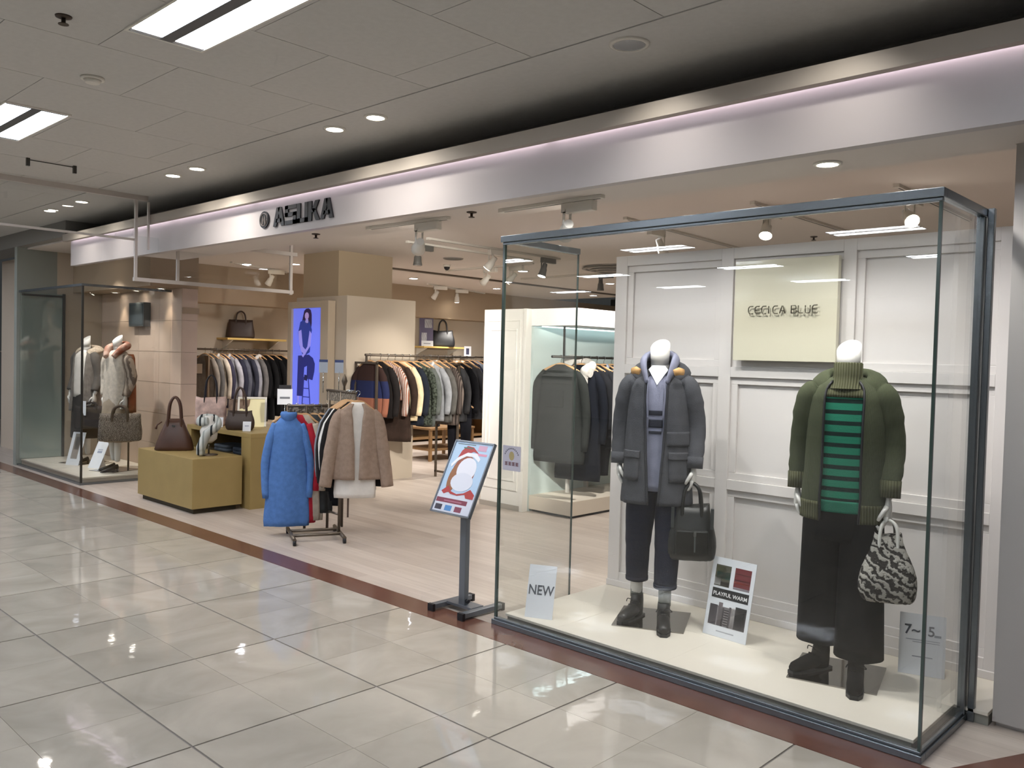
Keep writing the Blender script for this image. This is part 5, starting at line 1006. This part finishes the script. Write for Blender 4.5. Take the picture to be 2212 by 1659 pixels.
fold_stack(-11.95, 11.0, 0.49, ['#55575a', '#23252b'], 'folded knit on the brown shelf, left stack', 2); fold_stack(-11.95, 11.7, 0.49, ['#2a3556', '#1d1f27'], 'navy folded knit on the brown shelf, middle stack', 2); fold_stack(-11.95, 9.3, 0.49, ['#3a3d42', '#2a2b30'], 'dark folded knit on the brown shelf, near stack', 2)
t = thing('display_table', 'low open brown wood table seen through the rack legs', 'table', (-9.75, 8.65, 0))
obj('table_top', box(-0.35, 0.35, -0.45, 0.45, 0.46, 0.49), BW, t); [obj('leg', box(x-0.02, x+0.02, y-0.02, y+0.02, 0, 0.46), BW, t) for x in (-0.32, 0.32) for y in (-0.42, 0.42)]; obj('lower_shelf', box(-0.33, 0.33, -0.43, 0.43, 0.15, 0.17), BW, t)
fold_stack(-9.75, 8.45, 0.49, ['#2a2c31', '#3d3f44'], 'dark folded knit on the low brown table', 2)

# ------------------------------------------------------------ front two tier rack
t = thing('garment_rack', 'small bronze two tier garment rack near the shop entrance', 'garment rack', (-6.05, 4.03, 0), 0)
e_ = Vector((0.90, -0.43, 0)); d_ = Vector((0.43, 0.90, 0))
def fp(a, b, z): v = e_*a+d_*b; return (v.x, v.y, z)
for b in (-0.2, 0.2):
    f_ = obj('foot', MB().tube([fp(-0.26, b, 0.045), fp(0.26, b, 0.045)], 0.016, 8), BRONZE, t)
    for a in (-0.25, 0.25): obj('caster', MB().tube([fp(a, b-0.012, 0.022), fp(a, b+0.012, 0.022)], 0.022, 12), BLACK, f_)
for a in (-0.1, 0.1): obj('base_bar', MB().tube([fp(a, -0.2, 0.05), fp(a, 0.2, 0.05)], 0.013, 8), BRONZE, t)
UA, UB = Vector((-0.75, -0.05, 0)), 0
BAR1 = ((-0.25, -0.13), (-0.08, 0.37), 1.10); BAR2 = ((-0.13, 0.18), (0.37, 0.12), 1.235)
for (p, q, z) in (BAR1, BAR2):
    obj('hang_bar', MB().tube([(p[0], p[1], z), (q[0], q[1], z)], 0.012, 10), BRONZE, t); obj('top_plate', MB().box(-0.0, math.hypot(q[0]-p[0], q[1]-p[1]), -0.004, 0.004, -0.085, -0.012, frame((p[0], p[1], z), (q[0]-p[0], q[1]-p[1], 0))), patterned('embossed_plate', '#5e564c', '#9b9184', 'wave', 12, 6.0, 0.5), t)
    for u_ in ((0.3, 0.9) if z < 1.2 else (0.08, 0.5)): obj('post', MB().tube([(lerp(p[0], q[0], u_), lerp(p[1], q[1], u_), 0.05), (lerp(p[0], q[0], u_), lerp(p[1], q[1], u_), z)], 0.012, 8), BRONZE, t)
obj('brace', MB().tube([(-0.205, -0.05, 0.2), (-0.115, 0.113, 0.2)], 0.010, 8), BRONZE, t); obj('brace', MB().tube([(-0.09, 0.175, 0.2), (0.12, 0.15, 0.2)], 0.010, 8), BRONZE, t)
obj('finial', MB().lathe([(0.010, 0.05), (0.010, 1.27), (0.016, 1.285), (0.026, 1.315), (0.016, 1.35), (0.003, 1.375)], 14, c=(-0.05, 0.30, 0)), BRONZE, t)
for k, x in enumerate((0.20, 0.30)):
    pt_ = thing('price_sign', ('left' if k == 0 else 'right')+' one of two small clipped price signs above the small front rack', 'sign', (-6.05+x-0.32, 4.03+0.05+x*0.9-0.1, 1.235), R(52)); obj('stem', MB().tube([(0, 0, -0.02), (0, 0, 0.16)], 0.004, 8), CHROME, pt_); obj('card_board', box(-0.036, 0.036, -0.003, 0.003, 0.15, 0.24), mat('sign_pale', '#aab3c0', 0.5), pt_); obj('header', box(-0.036, 0.036, -0.004, 0.004, 0.24, 0.262), mat('sign_navy', '#3b4a78', 0.5), pt_)
gf = 'clothes on the small front rack'
F1 = math.atan2(6.35, 3.9)
BLU = cloth('#5b84c4', 0.10, 0.5, 26)
for k, (a, c, L, sl, cl, nm) in enumerate(((0.02, BLU, .94, .66, 'roll', 'blue roll neck sweater, foremost'), (0.15, cloth('#a82635'), .92, .6, None, 'red knit behind the blue sweater'), (0.25, cloth('#b3a899'), .9, .6, None, 'beige knit'), (0.40, cloth('#3c3e3f'), .84, .6, None, 'dark grey cardigan'), (0.52, cloth('#1c1d22'), .78, .6, None, 'black knit'), (0.64, patterned('dark_print', '#1b1b20', '#4c4a50', 'noise', 30), .5, .5, None, 'dark patterned blouse'))):
    x = -6.05+lerp(BAR1[0][0], BAR1[1][0], a); y = 4.03+lerp(BAR1[0][1], BAR1[1][1], a)
    garment(nm+' on the lower bar of the small front rack', x, y, 1.10, F1-0.10*k, L, c, 0.29 if k == 0 else 0.28, 0.06 if k == 0 else 0.03, sl*0.95, cl, 'garment', 'hanging_sweater', gf, None, 1.22, 2+k, 0.11, True, 0.0, None, 0.05, 0.0)
for k, (a, c, L, sl, cl, nm) in enumerate(((0.72, cloth('#8a8f98'), .7, .55, None, 'pale grey knit at the back'), (0.77, cloth('#2a2725'), .72, .6, None, 'dark brown jacket'), (0.82, cloth('#18181b'), .74, .62, None, 'black jacket with white scarf'), (0.86, cloth('#e2e0dc'), .5, .5, None, 'white knit'), (0.91, cloth('#1d1b1b'), .70, .62, None, 'black coat right behind the brown cardigan'))):
    x = -6.05+lerp(BAR2[0][0], BAR2[1][0], a); y = 4.03+lerp(BAR2[0][1], BAR2[1][1], a)
    garment(nm+' on the upper bar of the small front rack', x, y, 1.235, F1-0.03*(4-k), L, c, 0.32, 0.03, sl, cl, 'garment', 'hanging_jacket', gf, None, 1.1, k)
# brown cardigan over a white top
g = garment('brown fleece cardigan over a white top on the upper bar of the front rack', -6.04+0.375, 4.03+0.125, 1.235, F1-0.05, 0.78, cloth('#e6e2dc', 0.06), 0.29, 0.035, 0, None, 'garment', 'hanging_cardigan', gf, None, 1.1, 3.0)
CBR = cloth('#a18c7d', 0.12, 0.6, 30)
sh = Shell([(-0.085, 0.06, 0.05, 0, 30), (-0.105, 0.08, 0.055, 0, 27), (-0.125, 0.12, 0.06, 0, 20), (-0.155, 0.158, 0.068, 0, 13), (-0.22, 0.168, 0.072, 0, 9), (-0.45, 0.18, 0.078, 0, 4), (-0.70, 0.20, 0.08, 0, 2.5)], 0.82, 0.09, 4, 0.5)
cg = obj('cardigan', sh.mesh(44, 22), CBR, g, solid=0.012)
for s in (-1, 1): mb = MB(); ctube(mb, [(s*0.115, 0, -0.15), (s*0.165, -0.008, -0.24), (s*0.215, -0.02, -0.52), (s*0.25, -0.03, -0.76)], [0.038, 0.055, 0.055, 0.05], 14, (1, 0.9), 6, 0.05); obj('sleeve', mb, CBR, cg)
obj('belt_strap', MB().box(-0.07, -0.055, 0.02, 0.026, -1.02, -0.80), mat('dark_strap2', '#4a3a30', 0.7), g)

# ------------------------------------------------------------ white partition and open wardrobe unit
WHP = mat('partition_white', '#dcd8d2', 0.45)
t = thing('white_partition', 'tall white panelled partition left of the open wardrobe unit', 'partition', (-6.4, 6.30, 0))
obj('board', box(0, 0.58, 0, 0.06, 0, 2.05), WHP, t, bevel=0.003)
for a in (0.05, 0.10):
    obj('moulding', MB().box(a, 0.58-a, -0.010, 0, 2.05-a*1.9-0.03, 2.05-a*1.9-0.012).box(a, 0.58-a, -0.010, 0, a*1.9+0.10, a*1.9+0.118).box(a, a+0.014, -0.010, 0, a*1.9+0.118, 2.05-a*1.9-0.03).box(0.58-a-0.014, 0.58-a, -0.010, 0, a*1.9+0.118, 2.05-a*1.9-0.03), WHP, t, bevel=0.002)
obj('skirting', box(0, 0.58, -0.014, 0, 0, 0.05), mat('skirting_grey', '#9b938a', 0.6), t); obj('corner_post', box(0.58, 0.62, -0.02, 0.06, 0, 2.05), WHP, t)
t = thing('open_wardrobe', 'white open wardrobe unit with a lit canopy and a hanging rail, behind the glass', 'wardrobe', (-5.78, 6.36, 0))
obj('back_panel', box(-0.06, 0.0, 0.03, 3.0, 0.0, 1.88), mat('pale_cyan_glass', '#c3d0ce', 0.12, coat=0.5), t); obj('canopy', box(-0.06, 0.58, 0, 3.0, 1.88, 2.05), mat('canopy_white', '#e6e4e6', 0.4), t, bevel=0.003); obj('plinth', box(0.0, 0.56, 0.02, 3.0, 0.025, 0.165), mat('plinth_cream', '#d8cdbd', 0.5), t, bevel=0.003); obj('toe_kick', box(0.02, 0.53, 0.05, 3.0, 0, 0.025), BLACK, t)
obj('rail', MB().tube([(0.28, 0.0, 1.575), (0.28, 2.9, 1.575)], 0.013, 10), DSTEEL, t)
for y in (0.18, 1.5, 2.8): obj('rail_hanger', box(0.272, 0.288, y-0.008, y+0.008, 1.575, 1.88), DSTEEL, t)
cl_ = obj('canopy_light', box(0.05, 0.08, 0.1, 2.9, 1.872, 1.88), mat('canopy_tube', '#e4fbff', 0.5, emit=7.0), t)
for y in (0.45, 1.4): obj('leg', box(0.12, 0.15, y, y+0.03, 0.165, 0.9), WHP, t)
obj('end_post', box(0.0, 0.04, 0.9, 0.94, 0.165, 1.0), WHP, t)
gw = 'clothes on the wardrobe rail'
g = garment('long charcoal wool coat hanging nearest on the wardrobe rail', -5.50, 6.50, 1.575, R(14), 0.98, cloth('#262928', 0.08), 0.45, 0.07, 0.78, None, 'garment', 'hanging_coat', gw, None, 1.22, 0.4, 0.05)
obj('yoke_flap', MB().box(-0.17, 0.17, -0.088, -0.075, -0.27, -0.19), cloth('#222524', 0.08), g, bevel=0.006); obj('patch', MB().box(-0.12, 0.08, -0.098, -0.082, -0.5, -0.33), cloth('#222524', 0.08), g, bevel=0.006)
g = garment('long dark navy coat with a white fur scarf on the wardrobe rail', -5.48, 6.80, 1.575, R(14), 1.18, cloth('#0d111b', 0.1), 0.40, 0.06, 0.72, None, 'garment', 'hanging_coat', gw, None, 1.2, 1.4)
FUR = cloth('#dedad4', 0.12, 1.0, 60); mb = MB(); ctube(mb, [(-0.10, -0.09, -0.04), (-0.11, 0.03, -0.03), (0.0, 0.09, -0.05), (0.10, 0.02, -0.09), (0.09, -0.08, -0.14), (0.15, -0.10, -0.15)], [0.05, 0.055, 0.05, 0.055, 0.06, 0.05], 14, (1, 1), 6, 0.1); ctube(mb, [(0.08, -0.10, -0.15), (0.10, -0.12, -0.24), (0.09, -0.115, -0.33)], [0.035, 0.03, 0.022], 12, (1, 1), 6, 0.1); obj('fur_scarf', mb, FUR, g)
FLK = patterned('black_fleck', '#15161a', '#8f9092', 'noise', 24, thr=0.66, soft=0.03)
for k, (y, m_, L, cl, nm) in enumerate(((6.95, cloth('#1a1b20'), .74, None, 'black padded jacket'), (7.08, cloth('#202126'), .76, None, 'soft black jacket'), (7.20, FLK, .72, 'shirt', 'black white-flecked jacket'), (7.33, cloth('#191a1f'), .70, None, 'plain black jacket'), (7.45, cloth('#1d1d22'), .7, 'shirt', 'black blazer with white collar'), (7.6, cloth('#15151a'), .7, None, 'black coat, last one seen'))):
    garment(nm+' on the wardrobe rail', -5.5, y, 1.575, R(rnd.uniform(8, 18)), L, m_, 0.40, 0.05, 0.58, cl, 'garment', 'hanging_jacket', gw, cloth('#b9c4dc') if cl else None, 1.08, k)
trousers_on_hanger('black trousers hanging below the black jackets on the wardrobe', -5.45, 7.3, 0.92, R(15), 0.5, cloth('#17171c'), gw)
# ------------------------------------------------------------ neighbour's clothes at the left edge
nr = thing('clothes_rail', 'dark clothes rail of the neighbouring shop at the left edge', 'clothes rail', (-14.9, 4.6, 0)); [obj('post', box(-0.015, 0.015, y-0.015, y+0.015, 0, 1.45), BRONZE, nr) for y in (-0.5, 0.5)]; obj('rail', MB().tube([(0, -0.5, 1.45), (0, 0.5, 1.45)], 0.012, 8), BRONZE, nr)
garment('black long coat at the left edge, in the neighbouring shop', -14.9, 4.6, 1.45, R(60), 1.3, cloth('#231d1c'), 0.5, 0.1, 0.8, None, 'garment', 'hanging_coat', None, None, 1.2, 0.5)
